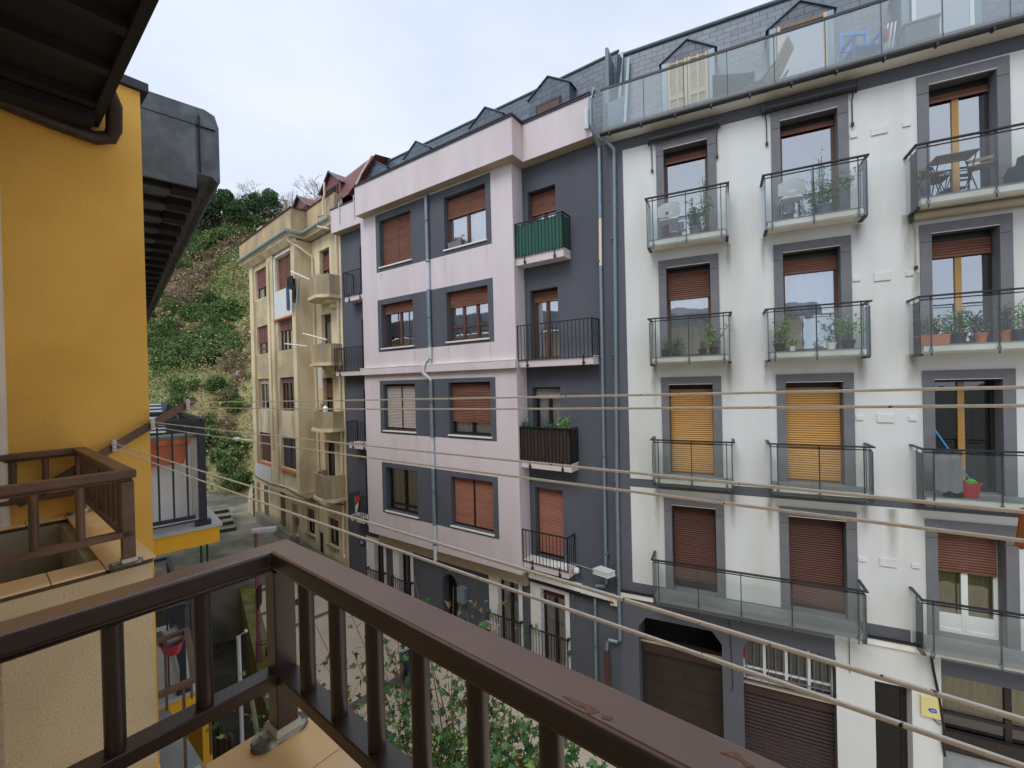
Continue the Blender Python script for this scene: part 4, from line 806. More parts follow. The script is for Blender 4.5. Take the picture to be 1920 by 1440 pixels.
railing('balcony_railing', 'brown metal railing around the next balcony beside the yellow stucco wall', -5.60, -3.61, .65, 0, 'rail_brown_old', (True, True), .172, 'brown balcony railings')
# rusty water marks on our handrail
wm = MB(O)
for poly in ([(-.373, .575), (-.362, .578), (-.342, .58), (-.325, .583), (-.31, .58), (-.32, .566), (-.333, .572), (-.35, .57)], [(-.305, .578), (-.289, .582), (-.29, .574), (-.302, .57)], [(-.15, .611), (-.134, .625), (-.123, .618), (-.11, .615), (-.118, .607), (-.128, .614), (-.141, .612)]):
    wm.prism(poly, (-.4998, -.4993), 'water_mark', axis='z')
wo = wm.build('water_mark'); wo.parent = rl1
for v in wo.data.vertices: v.co = Vector((v.co.x+O.sr+1.49, v.co.y+O.dr-.645, v.co.z-H+1.1))

# clothes lines: bar on the yellow wall and three rope loops running to our side
m = MB(O); a = Vector((-5.56, .22, -.93)); b = Vector((-5.56, 1.50, -.10))
d = (b-a).normalized(); u = Vector((0, -d.z, d.y))
for off in (0,):
    i = len(m.v); P_ = []
    for base in (a, b):
        for su, ss in ((-.035, -.02), (-.035, .02), (.035, .02), (.035, -.02)): P_.append(base+u*su+Vector((ss, 0, 0)))
    m.face([tuple(p) for p in P_[:4]], 'rail_brown_old'); m.face([tuple(p) for p in P_[4:]], 'rail_brown_old')
    for k in range(4): m.face([tuple(P_[k]), tuple(P_[(k+1) % 4]), tuple(P_[4+(k+1) % 4]), tuple(P_[4+k])], 'rail_brown_old')
bar = tag(m.build('clothesline_bar'), 'brown metal bar slanting out from the yellow stucco wall to hold the washing lines', 'bar')
bar.location = O.w(0, 0, 0)
for v in bar.data.vertices: v.co = Vector(O.w(v.co.x+O.sr, v.co.y+O.dr, v.co.z-H))-bar.location
m = MB(O); m.box(1.45, 1.52, .0, 1.5, -.62, -.55, 'rail_brown_old')
def to_world(o):
    for v in o.data.vertices: v.co = Vector(O.w(v.co.x+O.sr, v.co.y+O.dr, v.co.z-H))-o.location
o2 = m.build('clothesline_bar'); tag(o2, 'brown metal bar holding the near ends of the washing lines beside our balcony', 'bar'); o2.location = O.w(0, 0, 0); to_world(o2)
names = ['outermost', 'middle', 'innermost']
lab = ['upper pair of pale flecked ropes, tied at the high end of the slanting brown bar', 'middle pair of pale flecked ropes, tied where the bar crosses the yellow wall corner', 'lowest pair of pale flecked ropes, nearest the brown railing']
for i, (D, za, zb_, ga, gb_) in enumerate(((1.42, -.128, -.04, .055, .04), (1.125, -.315, -.245, .045, .05), (.835, -.49, -.45, .045, .06))):
    m = MB(O)
    for q in (0, 1):
        z0 = za-q*ga; s0 = -5.54; z1 = zb_-q*gb_; s1 = .28; pts = []
        for k in range(41):
            t = k/40; s = s0+(1.5-s0)*t; tt = (s-s0)/(s1-s0); pts.append((s, D, z0+(z1-z0)*tt-.012*4*tt*(1-tt)*(.6+q*.5)))
        m.tube(pts, .0038 if i < 2 else .0043, 'rope', 8)
    o = m.build('clothesline', smooth=True); o.location = O.w(0, 0, 0); to_world(o); tag(o, lab[i], 'clothesline', 'washing lines')
    q = MB(O); q.box(-5.60, -5.50, D-.014, D+.014, za-ga-.03, za+.03, 'lamp_grey'); q.tube([(-5.53, D-.02, za), (-5.53, D+.02, za)], .022, 'lamp_grey', 10)
    p = q.build('pulley'); p.parent = o
    for v in p.data.vertices: v.co = Vector(O.w(v.co.x+O.sr, v.co.y+O.dr, v.co.z-H))-o.location

# ================================================================== NEXT BLOCK ON OUR SIDE
F = Frame(42.8, -8., 0.)
fb = root(F, 'yellow_apartment_block', 'further yellow block with bitumen eaves and a dark railed balcony seen past the stucco wall', 'building')
m = MB(F); m.box(-26, -6.2, -8, .06, -10.2, 2.5, 'stucco_beige'); m.build('wall', fb)
m = MB(F)
m.prism([(-.4, 2.62), (.96, 2.60), (1.01, 2.54), (1.04, 2.56), (1.04, 3.22), (1.0, 3.36), (.9, 3.40), (-.4, 3.40)], (-24, -6.35), 'bitumen', axis='s')
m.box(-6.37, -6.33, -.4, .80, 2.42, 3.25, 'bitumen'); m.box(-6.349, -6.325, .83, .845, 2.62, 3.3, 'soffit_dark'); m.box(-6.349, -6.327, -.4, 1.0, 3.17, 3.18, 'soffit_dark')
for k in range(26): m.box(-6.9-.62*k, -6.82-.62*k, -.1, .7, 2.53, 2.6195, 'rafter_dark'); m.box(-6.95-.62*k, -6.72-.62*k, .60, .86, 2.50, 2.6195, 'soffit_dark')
m.build('eaves', fb)
def dark_balcony(s0, s1, zf, Df, label=None, screen=False):
    m = MB(F); m.box(s0, s1, .061, Df, zf-.24, zf-.035, 'yellow_smooth'); m.box(s0-.03, s1+.03, .061, Df+.03, zf-.0349, zf, 'tile_pale'); o = m.build('balcony', fb)
    r = MB(F); zr = zf+1.36
    r.box(s0+.02, s1-.02, Df-.16, Df-.10, zr-.05, zr, 'dark_metal_rail'); r.box(s1-.10, s1-.04, .061, Df-.161, zr-.05, zr, 'dark_metal_rail'); r.box(s0+.02, s0+.08, .061, Df-.161, zr-.05, zr, 'dark_metal_rail')
    r.box(s1-.14, s1-.02, Df-.24, Df-.08, zf+.002, zf+.06, 'dark_metal_rail'); r.box(s1-.12, s1-.04, Df-.2, Df-.12, zf+.06, zr-.05, 'dark_metal_rail')
    r.box(s1-.10, s1-.05, .061, Df-.24, zf+.10, zf+.14, 'dark_metal_rail'); r.box(s0+.1, s1-.15, Df-.16, Df-.12, zf+.10, zf+.14, 'dark_metal_rail')
    for k in range(6): r.box(s1-.085, s1-.065, .1+.14*k, .12+.14*k, zf+.14, zr-.05, 'dark_metal_rail')
    n = int((s1-s0)/.13)
    for k in range(n): x = s1-.2-.13*k; r.box(x-.01, x+.01, Df-.15, Df-.13, zf+.14, zr-.05, 'dark_metal_rail')
    r.build('railing', o); return o
dark_balcony(-9.3, -6.7, -1.73, .98)
dark_balcony(-10.9, -8.25, -4.62, .86); dark_balcony(-11.5, -9.0, -7.4, .9)
# white storage cabinet and planter on that balcony
cab = empty('storage_cabinet', F.w(-7.12, .5, -1.73), F.rot(), 'tall pale plastic storage cabinet standing behind the dark railing of the far balcony', 'cabinet')
q = MB(); q.box(-.12, .12, -.42, .30, .02, 1.10, 'cabinet_white'); q.box(.121, .127, -.36, .24, .08, 1.04, 'cabinet_lid'); q.box(.128, .131, -.355, .235, .085, 1.035, 'cabinet_white'); q.build('body', cab, bevel=.006)
q = MB(); q.box(-.15, .15, -.44, .32, 1.101, 1.15, 'cabinet_lid'); q.build('lid', cab, bevel=.008)
pl = empty('flower_box', F.w(-6.88, .50, -.93), F.rot(), 'orange terracotta flower box hung inside the dark railing in front of the pale cabinet', 'planter')
q = MB()
bm0 = [(-.06, -.24, 0), (.02, -.24, 0), (.02, .15, 0), (-.06, .15, 0), (-.085, -.30, .26), (.045, -.30, .26), (.045, .20, .26), (-.085, .20, .26)]
for f_ in ((0, 3, 2, 1), (0, 1, 5, 4), (1, 2, 6, 5), (2, 3, 7, 6), (3, 0, 4, 7)): q.face([bm0[k] for k in f_], 'terracotta')
q.box(-.10, .06, -.32, -.29, .25, .31, 'terracotta'); q.box(-.10, .06, .19, .22, .25, .31, 'terracotta'); q.box(-.10, -.085, -.289, .189, .25, .31, 'terracotta'); q.box(.045, .06, -.289, .189, .25, .31, 'terracotta'); q.box(-.084, .044, -.289, .189, .24, .26, 'hill_soil'); q.build('box', pl)

# lower balconies below us (brown rails) seen through the bars
m = MB(O); m.box(-7.5, -6.0, .2, 1.6, -4.5, -4.36, 'tile_grey'); m.box(-7.5, -6.0, .2, 1.62, -4.9, -4.501, 'yellow_smooth'); m.build('balcony', ob)
def low_railing(s0, s1, Df, zt, label):
    e = empty('balcony_railing', O.w(s1, Df, zt-1.0), O.rot(), label, 'railing', 'brown balcony railings')
    class M3(MB):
        def P(m, p): return (p[0]-s1, p[1]-Df, p[2]-zt+1.0)
    h = M3(); h.box(s1-.07, s1, .3, Df, zt-.05, zt, 'rail_brown_old'); h.box(s0, s0+.07, .3, Df+.25, zt-.05, zt, 'rail_brown_old'); h.prism([(s0+.07, Df+.18), (s0+.07, Df+.25), (s1-.07, Df), (s1-.07, Df-.07)], (zt-.049, zt-.001), 'rail_brown_old', axis='z'); h.build('handrail', e)
    for s, dd in ((s1-.035, Df), (s0+.035, Df+.2)):
        for k in range(6): b_ = M3(); b_.box(s-.013, s+.013, .45+.25*k*dd/1.6-.013, .45+.25*k*dd/1.6+.013, zt-1.0, zt-.051, 'rail_brown_old'); b_.build('baluster', e)
low_railing(-7.45, -6.06, 1.6, -3.35, 'brown railing of the balcony one floor down, seen between our balusters')
low_railing(-7.2, -5.8, 1.3, -6.2, 'lowest brown railing, two floors down beside the yellow wall')
bk = empty('laundry_basket', F.w(-8.0, .55, -3.8), F.rot()+.3, 'pink plastic basket with a grey cloth and pegs on the lower balcony', 'basket')
q = MB(); q.lathe((0, 0, 0), [(.10, 0), (.15, .17), (.16, .17), (.14, .16), (.09, .02)], 'plastic_pink', 16, 1.3, .9); q.build('basket', bk, smooth=True)
q = MB(); q.prism([(-.15, .12), (.05, .1), (.12, .22), (-.05, .32), (-.2, .25)], (-.1, .08), 'cloth_grey'); q.build('cloth', bk, bevel=.03)

# ================================================================== GROUND AND STREET
def gbuild(name, polys, z, mt, kind='structure', thick=None):
    m = MB()
    for p in polys:
        if thick: m.prism(p, (z+H-thick, z+H), mt, axis='z')
        else: m.face([(x, y, z+H) for x, y in p], mt)
    return tag(m.build(name), kind=kind)
gbuild('ground', [[(-400, -300), (400, -300), (400, 600), (-400, 600)]], -10.25, 'concrete_dark')
# plaza: from the retaining wall (our side) to the opposite fronts
def Ow(s, d): v = O.w(s, d, 0); return (v.x, v.y)
gbuild('plaza', [[(-6.6, 11.6), (-3, 7.2), (-3, 25), (-6.0, 22), (-9.6, 20.2), (-11.0, 17.6)]], -8.3, 'paving', thick=1.9)
m = MB(); m.face([(-3, 7.2, H-8.3), (2, -1, H-8.85), (2, 26, H-8.85), (-3, 25, H-8.3)], 'paving'); m.face([(2, -1, H-8.85), (40, -30, H-8.9), (40, 30, H-8.9), (2, 26, H-8.85)], 'paving'); tag(m.build('street'), kind='structure')
U = Vector((.68, .733)); V_ = Vector((.79, -.61))
def strip(p, d, L0, L1, w): p = Vector(p); n = Vector((-d.y, d.x))*w/2; a = p+d*L0; b = p+d*L1; return [tuple(a-n), tuple(b-n), tuple(b+n), tuple(a+n)]
st = [strip((-11.27, 16.83), U, .55, 2, .3), strip((-8.45, 14.23), U, .1, 6.5, .22), strip((-9.75, 15.4), U, .35, 5, .22), strip((-3.5, 12.0), U, -3, .6, .32)]
gbuild('paving_strips', st, -8.296, 'paving_line'); gbuild('paving_strips', [strip((-8.17, 13.68), V_, .1, 6.2, .28)], -8.292, 'paving_line')
# raised terrace, steps and ramp before the ochre building
ter = [(-11.2, 17.6), (-9.9, 19.0), (-8.0, 17.2), (-6.9, 17.45), (-14, 24), (-24, 36), (-40, 40), (-40, 20), (-13, 16.8)]
gbuild('terrace', [ter], -7.3, 'concrete', thick=2.9)
m = MB()
for k in range(4): a = Vector((-15.4-.45*k, 21.6+.5*k)); m.prism([(a.x-2.2, a.y-1.6), (a.x+1.0, a.y+.6), (a.x+.3, a.y+1.6), (a.x-2.9, a.y-.6)], (H-7.3, H-7.12+.17*k), 'concrete', axis='z', mside='concrete_dark')
tag(m.build('garden_steps'), 'mossy concrete steps climbing from the raised terrace towards the hill', 'steps')
m = MB(); m.prism([(-14.2, 23.6), (-9.9, 19.25), (-9.75, 19.4), (-14.05, 23.8)], (H-7.3, H-6.75), 'concrete', axis='z'); tag(m.build('low_wall'), 'low brown kerb wall running along the foot of the ochre building', 'wall')
m = MB(Y); c_ = [(-28.9, -7.3), (-27.21, -7.3), (-27.21, -5.3)]+[(-27.3-1.6*sin(k*pi/16), -7.25+1.95*cos(k*pi/16)) for k in range(0, 9)]
m.prism(c_, (8.2, 8.36), 'ochre_clean'); w_o = m.build('curved_wall'); w_o.location = Y.w(Y.sr, Y.dr, -H); w_o.rotation_euler = (0, 0, Y.rot()); tag(w_o, 'curved ochre buttress wall at the left foot of the ochre building', 'wall')
# mossy retaining wall between the plaza and the sunken yard
p0, p1, p2 = Vector((-11.2, 17.4)), Vector((-6.85, 11.45)), Vector((-3.0, 7.0)); 
m = MB(); 
def wallseg(a, b, w, z0, z1, mt, n=14):
    d = (b-a).normalized(); nn = Vector((-d.y, d.x))*w
    for k in range(n):
        x = a+(b-a)*k/n; y = a+(b-a)*(k+1)/n; m.prism([tuple(x), tuple(y), tuple(y-nn), tuple(x-nn)], (z0+H, z1+H), mt, axis='z')
wallseg(p0, p1, -.45, -10.25, -8.05, 'moss', 1); wallseg(p1, p2, -.45, -10.25, -8.2, 'concrete', 1)
tag(m.build('retaining_wall'), 'concrete retaining wall with yellow-green mossy top between plaza and sunken yard', 'wall')
m = MB(O); m.prism([(-14.5, -8.1), (-11.6, -7.3), (-9.8, -5.6), (-9.6, -5.6), (-9.6, -10.2), (-14.5, -10.2)], (2.55, 2.7), 'yellow_smooth'); yw_ = m.build('yard_wall'); yw_.location = O.w(O.sr, O.dr, -H); yw_.rotation_euler = (0, 0, O.rot()); tag(yw_, 'low yellow yard wall with mossy top below the balconies', 'wall')
m = MB(O)
for k in range(9): m.box(-12.5+.35*k, -12.3+.35*k, 3.2, 3.26, -10.2, -7.2-.1*(k % 3), 'concrete_dark')
bf = m.build('board_fence'); bf.location = O.w(O.sr, O.dr, -H); bf.rotation_euler = (0, 0, O.rot()); tag(bf, 'weathered dark boards standing in the sunken yard', 'fence')
m = MB(); m.tube([(-5.1, 7.9, H-10.2), (-5.2, 8.0, H-4.6), (-5.05, 8.0, H-4.5)], .035, 'pipe_pale', 8); m.tube([(-5.15, 8.0, H-5.6), (-5.0, 7.95, H-5.45), (-4.3, 7.2, H-6.6)], .04, 'concrete', 8); tag(m.build('vent_pipe'), 'pale vertical pipe with a crooked branch rising from the sunken yard', 'pipe')
# manhole
m = MB(); m.lathe((-8.36, 16.71, H-8.3), [(.33, .0), (.33, .012), (.28, .016), (.0001, .016)], 'rust', 20); tag(m.build('manhole_cover'), 'round rusty manhole cover in the cream paving', 'manhole cover')
# lamp post with sign, bicycle
lp = empty('street_lamp', (-7.66, 12.7, H-8.3), .3, 'tall pinkish red lamp post with pale lamp head and small dark sign', 'street lamp')
q = MB(); q.tube([(0, 0, 0), (0, 0, .9)], .085, 'lamp_red', 12); q.tube([(0, 0, .9), (0, 0, 4.05)], .06, 'lamp_red', 12, .05); q.build('pole', lp, smooth=True)
q = MB(); q.box(-.1, .55, -.1, .1, 4.05, 4.16, 'lamp_grey'); q.box(.05, .5, -.08, .08, 4.02, 4.049, 'frame_white'); q.build('lamp_head', lp, bevel=.03)
q = MB(); q.box(.06, .09, -.28, .12, 1.9, 2.5, 'frame_dark'); q.box(.04, .06, -.02, .02, 2.0, 2.4, 'steel'); q.build('sign', lp)
bi = empty('bicycle', (-7.25, 12.55, H-8.3), -1.0, 'black bicycle leaning on the red lamp post', 'bicycle')
def wheel(x):
    q = MB()
    pts = [(x+.34*cos(t*pi/12), 0, .35+.34*sin(t*pi/12)) for t in range(25)]; q.tube(pts, .022, 'black_plastic', 6); 
    for t in range(8): q.tube([(x, 0, .35), (x+.33*cos(t*pi/4), 0, .35+.33*sin(t*pi/4))], .003, 'steel', 4)
    q.build('wheel', bi, smooth=True)
wheel(-.52); wheel(.52)
q = MB()
for a, b in (((-.52, 0, .35), (-.1, 0, .35)), ((-.1, 0, .35), (-.25, 0, .85)), ((-.52, 0, .35), (-.22, 0, .75)), ((-.22, 0, .78), (.35, 0, .85)), ((-.1, 0, .35), (.36, 0, .75)), ((.33, 0, .95), (.52, 0, .35))): q.tube([a, b], .02, 'black_plastic', 8)
q.build('frame', bi); q = MB(); q.tube([(.25, -.32, 1.08), (.33, -.2, 1.04), (.34, 0, 1.02), (.33, .2, 1.04), (.25, .32, 1.08)], .015, 'black_plastic', 8); q.tube([(.33, 0, .9), (.34, 0, 1.02)], .015, 'black_plastic', 8); q.build('handlebar', bi); q = MB(); q.box(-.38, -.14, -.06, .06, .88, .93, 'black_plastic'); q.build('saddle', bi, bevel=.02)
q = MB(); q.box(.36, .6, -.14, .14, .82, .98, 'black_plastic'); q.build('basket', bi, bevel=.02)
# scooter half hidden under the tree
sc = empty('motor_scooter', (-2.75, 11.3, H-8.3), 2.2, 'dark blue scooter parked on the paving behind the leaves', 'scooter')
q = MB(); q.prism([(-.75, .5), (-.3, .75), (.1, .72), (.12, .35), (.45, .35), (.6, .95), (.7, .95), (.6, .3), (.1, .22), (-.6, .25)], (-.13, .13), 'scooter_paint'); q.build('body', sc, bevel=.05)
q = MB(); q.box(-.65, .08, -.13, .13, .76, .86, 'black_plastic'); q.build('seat', sc, bevel=.04)
for x in (-.6, .72): q = MB(); q.tube([(x+.2*cos(t*pi/8), 0, .24+.2*sin(t*pi/8)) for t in range(17)], .06, 'black_plastic', 8); q.build('wheel', sc, smooth=True)
q = MB(); q.tube([(.6, -.35, 1.05), (.62, 0, 1.0), (.6, .35, 1.05)], .02, 'steel', 8); q.build('handlebar', sc)
# fence posts on the terrace edge
for i, (x, y) in enumerate(((-14.9, 24.6), (-12.9, 18.0), (-13.3, 18.2))):
    m = MB(); m.tube([(x, y, H-7.3), (x, y, H-(5.2 if i == 0 else 6.4))], .04, 'fence_green', 8)
    if i == 0: m.box(x-.02, x+.02, y-.05, y+.05, H-6.1, H-6.0, 'lamp_grey')
    tag(m.build('fence_post'), ['tall green fence post at the foot of the hill', 'green fence post at the front edge of the terrace, left one', 'green fence post at the front edge of the terrace, right one'][i], 'fence post')
# white slatted greenhouse roof and dark shed beyond the far balcony
gr = empty('greenhouse', (-21.5, 25.2, H-7.3), .2, 'small greenhouse with white slatted roof behind the far balcony', 'greenhouse')
q = MB(); q.box(-1.6, 1.6, -1.4, 1.4, 0, 4.9, 'concrete_dark'); q.build('walls', gr)
q = MB()
for k in range(9):
    t = k/9; q.box(-1.8+.5*t, 1.8-.9*t, -1.5+1.4*t, -1.33+1.4*t, 4.95+1.7*t, 5.03+1.7*t, 'roof_white')
q.prism([(-1.5, 4.9), (-.1, 6.6), (1.5, 4.9)], (-1.7, 1.3), 'cloth_dark', axis='s'); q.build('roof', gr)
# lamp on the ochre building's far corner
m = MB(Y); m.tube([(-26.9, 8.0, -2.9), (-27.6, 7.6, -2.85)], .03, 'lamp_grey', 6); m.box(-28.3, -27.5, 7.4, 7.65, -2.9, -2.78, 'lamp_grey'); m.build('wall_lamp', yb)
m = MB(G); m.tube([(-4.3, DR-.01, -4.75), (-4.3, DR-.35, -4.75)], .02, 'rust', 6); m.prism([(-4.62, DR-.55), (-4.2, DR-.62), (-4.1, DR-.38), (-4.52, DR-.28)], (-4.84, -4.72), 'lamp_grey', axis='z'); m.build('wall_lamp', gb, bevel=.02)
m = MB(G); m.tube([(-5.25, DR-.01, -5.05), (-5.25, DR-.15, -5.05)], .03, 'iron', 6); m.lathe((-5.25, DR-.2, -5.12), [(.02, 0), (.07, .03), (.085, .08), (.07, .13), (.02, .16)], 'frame_white', 12); m.build('security_camera', gb, smooth=True)
m = MB(W); m.box(-2.62, -2.44, 10.9, 10.98, -5.75, -5.52, 'cream_pipe'); m.build('junction_box', wb)

# ================================================================== HILL
rng = np.random.default_rng(5)
def hillz(x, y):
    """height above the plaza of the hillside"""
    base = 1.0 + np.maximum(0, y-29)*.84
    cap = 1.0 + (86-29)*.60
    z = np.minimum(base, cap+ (base-cap)*.12)
    z = z + 1.2*np.sin(x*.13+y*.07)+.8*np.sin(x*.31-y*.23)+.5*np.sin(x*.6+y*.51)*np.clip((y-29)/8, 0, 1)
    z = z - np.clip((x+22)*.14, 0, 9)*np.clip((y-29)/20, 0, 1)
    return z
nx, ny = 110, 80
xs = np.linspace(-150, 60, nx); ys = np.linspace(28, 130, ny)
m = MB(); X, Yg = np.meshgrid(xs, ys); Z = hillz(X, Yg); Z[0, :] = -1.9
m.v = [tuple(map(float, p)) for p in zip(X.ravel(), Yg.ravel(), Z.ravel())]
for j in range(ny-1):
    for i in range(nx-1): k = j*nx+i; m.f.append((k, k+1, k+nx+1, k+nx)); m.mi.append(m.mid('hill_soil'))
tag(m.build('hillside', smooth=True), kind='structure')
def cloud_mesh(name, centers, sizes, mats_, mi, flat=.5):
    """many leaf-sized faces, as one mesh"""
    n = len(centers); a = rng.normal(size=(n, 3)); a /= np.linalg.norm(a, axis=1)[:, None]; nn = rng.normal(size=(n, 3)); nn[:, 2] += flat; b = np.cross(nn, a); b /= np.linalg.norm(b, axis=1)[:, None]
    s = sizes[:, None]; c = centers
    v = np.stack([c-a*s*.5, c+b*s*.32, c+a*s*.5, c-b*s*.32], 1).reshape(-1, 3)
    me = bpy.data.meshes.new(name); me.vertices.add(4*n); me.vertices.foreach_set('co', v.ravel()); me.loops.add(4*n); me.loops.foreach_set('vertex_index', np.arange(4*n, dtype=np.int32)); me.polygons.add(n); me.polygons.foreach_set('loop_start', np.arange(0, 4*n, 4, dtype=np.int32)); me.polygons.foreach_set('loop_total', np.full(n, 4, dtype=np.int32))
    for k in mats_: me.materials.append(MATS[k])
    me.polygons.foreach_set('material_index', mi.astype(np.int32)); me.update(calc_edges=True); me.validate()
    return me
# ground cover: low scrub following the slope, greener and browner in drifts
n = 330000
x = rng.uniform(-75, 2, n); y = rng.uniform(29, 98, n); keep = np.abs(x/y+.62) < .36; x = x[keep]; y = y[keep]
def zone(x, y):
    a = x/y; e = (hillz(x, y)-8.3)/y; t = e-(.20+(a+.78)*.9)+.035*np.sin(x*.35+y*.2)+.03*np.sin(x*.13-y*.5)
    return a, e, t
a_, e_, t_ = zone(x, y)
lump = np.sin(x*.9+y*.4)*np.sin(y*.75-x*.2)+.5*np.sin(x*1.7)*np.sin(y*1.3)
h_ = np.abs(rng.normal(0, .5, len(x)))*(1+1.6*(lump > .15))
hz = hillz(x, y)+h_
r_ = rng.uniform(size=len(x))
green = np.where(r_ < .5, 0, np.where(r_ < .75, 1, 2)); brown = np.where(r_ < .6, 3, np.where(r_ < .85, 5, 2)); mixd = np.where(r_ < .35, 0, np.where(r_ < .6, 2, np.where(r_ < .85, 4, 3))); dry = np.where(r_ < .35, 2, np.where(r_ < .7, 4, np.where(r_ < .88, 3, 5)))
low = np.where((e_ < .13) & (a_ > -.74+.6*e_) & (lump < .45), dry, np.where(lump > -.05, green, mixd))
mi = np.where(t_ > .07, green, np.where(t_ > -.07, brown, low))
C_ = np.stack([x, y, hz], 1); S_ = rng.uniform(.13, .36, len(x))*(y/48)
me = cloud_mesh('ground_cover', C_, S_, ['hg1', 'hg2', 'hg3', 'hb1', 'hb2', 'hb3'], mi)
o = bpy.data.objects.new('ground_cover', me); COL.objects.link(o); tag(o, 'scrub, bramble and dry grass covering the hillside', 'scrub', kind='stuff')
# bushes and trees on the hill as things of their own
def crown_mesh(name, R_, Hh, n, mats_, w, lobes=9, leaf=.42):
    cs = []; 
    for k in range(lobes):
        t = rng.uniform(0, 1); ang = rng.uniform(0, 2*pi); rr = R_*.62*math.sqrt(rng.uniform(0, 1))*(1-.45*t); cs.append((rr*cos(ang), rr*sin(ang), Hh*(.25+.6*t), R_*rng.uniform(.38, .6)*(1-.25*t)))
    P_ = []
    for k in range(n):
        c = cs[rng.integers(lobes)]; d = rng.normal(size=3); d /= np.linalg.norm(d); q = c[3]*(.65+.4*rng.uniform()); P_.append((c[0]+d[0]*q, c[1]+d[1]*q, c[2]+d[2]*q*.8))
    P_ = np.array(P_); P_[:, 2] = np.maximum(P_[:, 2], .05)
    return cloud_mesh(name, P_, rng.uniform(.6, 1.2, n)*leaf, mats_, rng.choice(len(mats_), n, p=w))
kinds = {'dark': [crown_mesh('crown', 2.4, 5.5, 4200, ['hg4', 'hg2', 'hg1'], [.5, .38, .12], 14, .27) for _ in range(3)],
         'green': [crown_mesh('crown', 1.5, 2.2, 2400, ['hg1', 'hg2', 'hg3', 'hg4'], [.38, .34, .1, .18], 11, .17) for _ in range(3)],
         'brown': [crown_mesh('crown', 1.6, 2.2, 2000, ['hb1', 'hb3', 'hg3'], [.5, .4, .1], 10, .15) for _ in range(2)],
         'straw': [crown_mesh('crown', 1.0, 1.8, 1000, ['hb2', 'hb1', 'hg3'], [.7, .15, .15], 6, .18) for _ in range(2)]}
def ray_hill(px, py):
    """a spot on the slope seen in a given direction of the photograph"""
    d = Vector(((px-960)/809.8, 1, -(py-724)/809.8)); d = CAMR @ d
    t = 29.
    while t < 120:
        p = d*t
        if p.z+H < float(hillz(p.x, p.y)): break
        t += .4
    return d*t
cr, sr_ = cos(R(-1.45)), sin(R(-1.45))
CAMR = Matrix(((cr, 0, -sr_), (0, 1, 0), (sr_, 0, cr)))
def tree_thing(name, kind, p, sc_, label, cat, group, trunk=0.):
    e = empty(name, (p.x, p.y, float(hillz(p.x, p.y))-.3), random.uniform(0, 6), label, cat, group); e.scale = (sc_, sc_, sc_*random.uniform(.85, 1.15))
    c = bpy.data.objects.new('crown', random.choice(kinds[kind])); COL.objects.link(c); c.parent = e; c.location = (0, 0, trunk)
    if trunk:
        t = MB(); t.tube([(0, 0, -.3), (.1, 0, trunk+1.2), (.3, .1, trunk+2.6)], .22, 'bark_grey', 7, .1); t.build('trunk', e)
    return e
for i, (px, py, s) in enumerate(((405, 420, 1.5), (448, 412, 2.3), (425, 462, 1.5), (385, 450, 1.4), (475, 440, 1.1), (505, 432, 1.0), (368, 470, 1.3))):
    tree_thing('evergreen_tree', 'dark', ray_hill(px, py), s, ['dark evergreen tree at the hilltop next to the bitumen eaves', 'largest round evergreen tree on the hilltop skyline', 'small evergreen just below the largest hilltop evergreen', 'evergreen half hidden by the bitumen eaves on the hill', 'low evergreen right of the largest hilltop evergreen', 'small evergreen above the ochre building parapet', 'evergreen lowest on the slope beside the bitumen eaves'][i], 'tree', 'evergreen trees on the hilltop', 1.0)
rb = random.Random(11)
cols = {'green': ('green leafy shrub on the slope', 'leafy_shrub'), 'brown': ('leafless brown shrub on the slope', 'brown_shrub'), 'straw': ('straw coloured dry clump on the slope', 'dry_shrub')}
def shrub(px, py, kind, s):
    lab, nm = cols[kind]
    hor = 'below the eaves' if px < 330 else ('midway across the hill' if px < 400 else 'near the ochre building')
    ver = 'high up' if py < 520 else ('halfway up' if py < 680 else 'low down')
    tree_thing(nm, kind, ray_hill(px, py), s, f'{lab}, {ver}, {hor}', 'shrub', f'{lab}, {ver}, {hor}')
for px, py in ((345, 530), (385, 488), (412, 484), (438, 476), (465, 458), (480, 448), (400, 470), (365, 500), (430, 468), (395, 500), (350, 540), (450, 470), (500, 445), (375, 480)): shrub(px, py, 'green', rb.uniform(1.0, 1.7))
for k in range(66): shrub(rb.uniform(280, 445), rb.uniform(585, 700), 'green', rb.uniform(.6, 1.2))
for k in range(34): shrub(rb.uniform(285, 462), rb.uniform(700, 930), 'green', rb.uniform(.5, .9))
for k in range(16): px = rb.uniform(330, 470); shrub(px, 560-(px-330)*.87+rb.uniform(-30, 35), 'brown', rb.uniform(.9, 1.4))
for k in range(12): shrub(rb.uniform(420, 465), rb.uniform(560, 900), 'brown', rb.uniform(.5, .9))
for k in range(26): shrub(rb.uniform(285, 400), rb.uniform(545, 660), 'straw', rb.uniform(.8, 1.3))
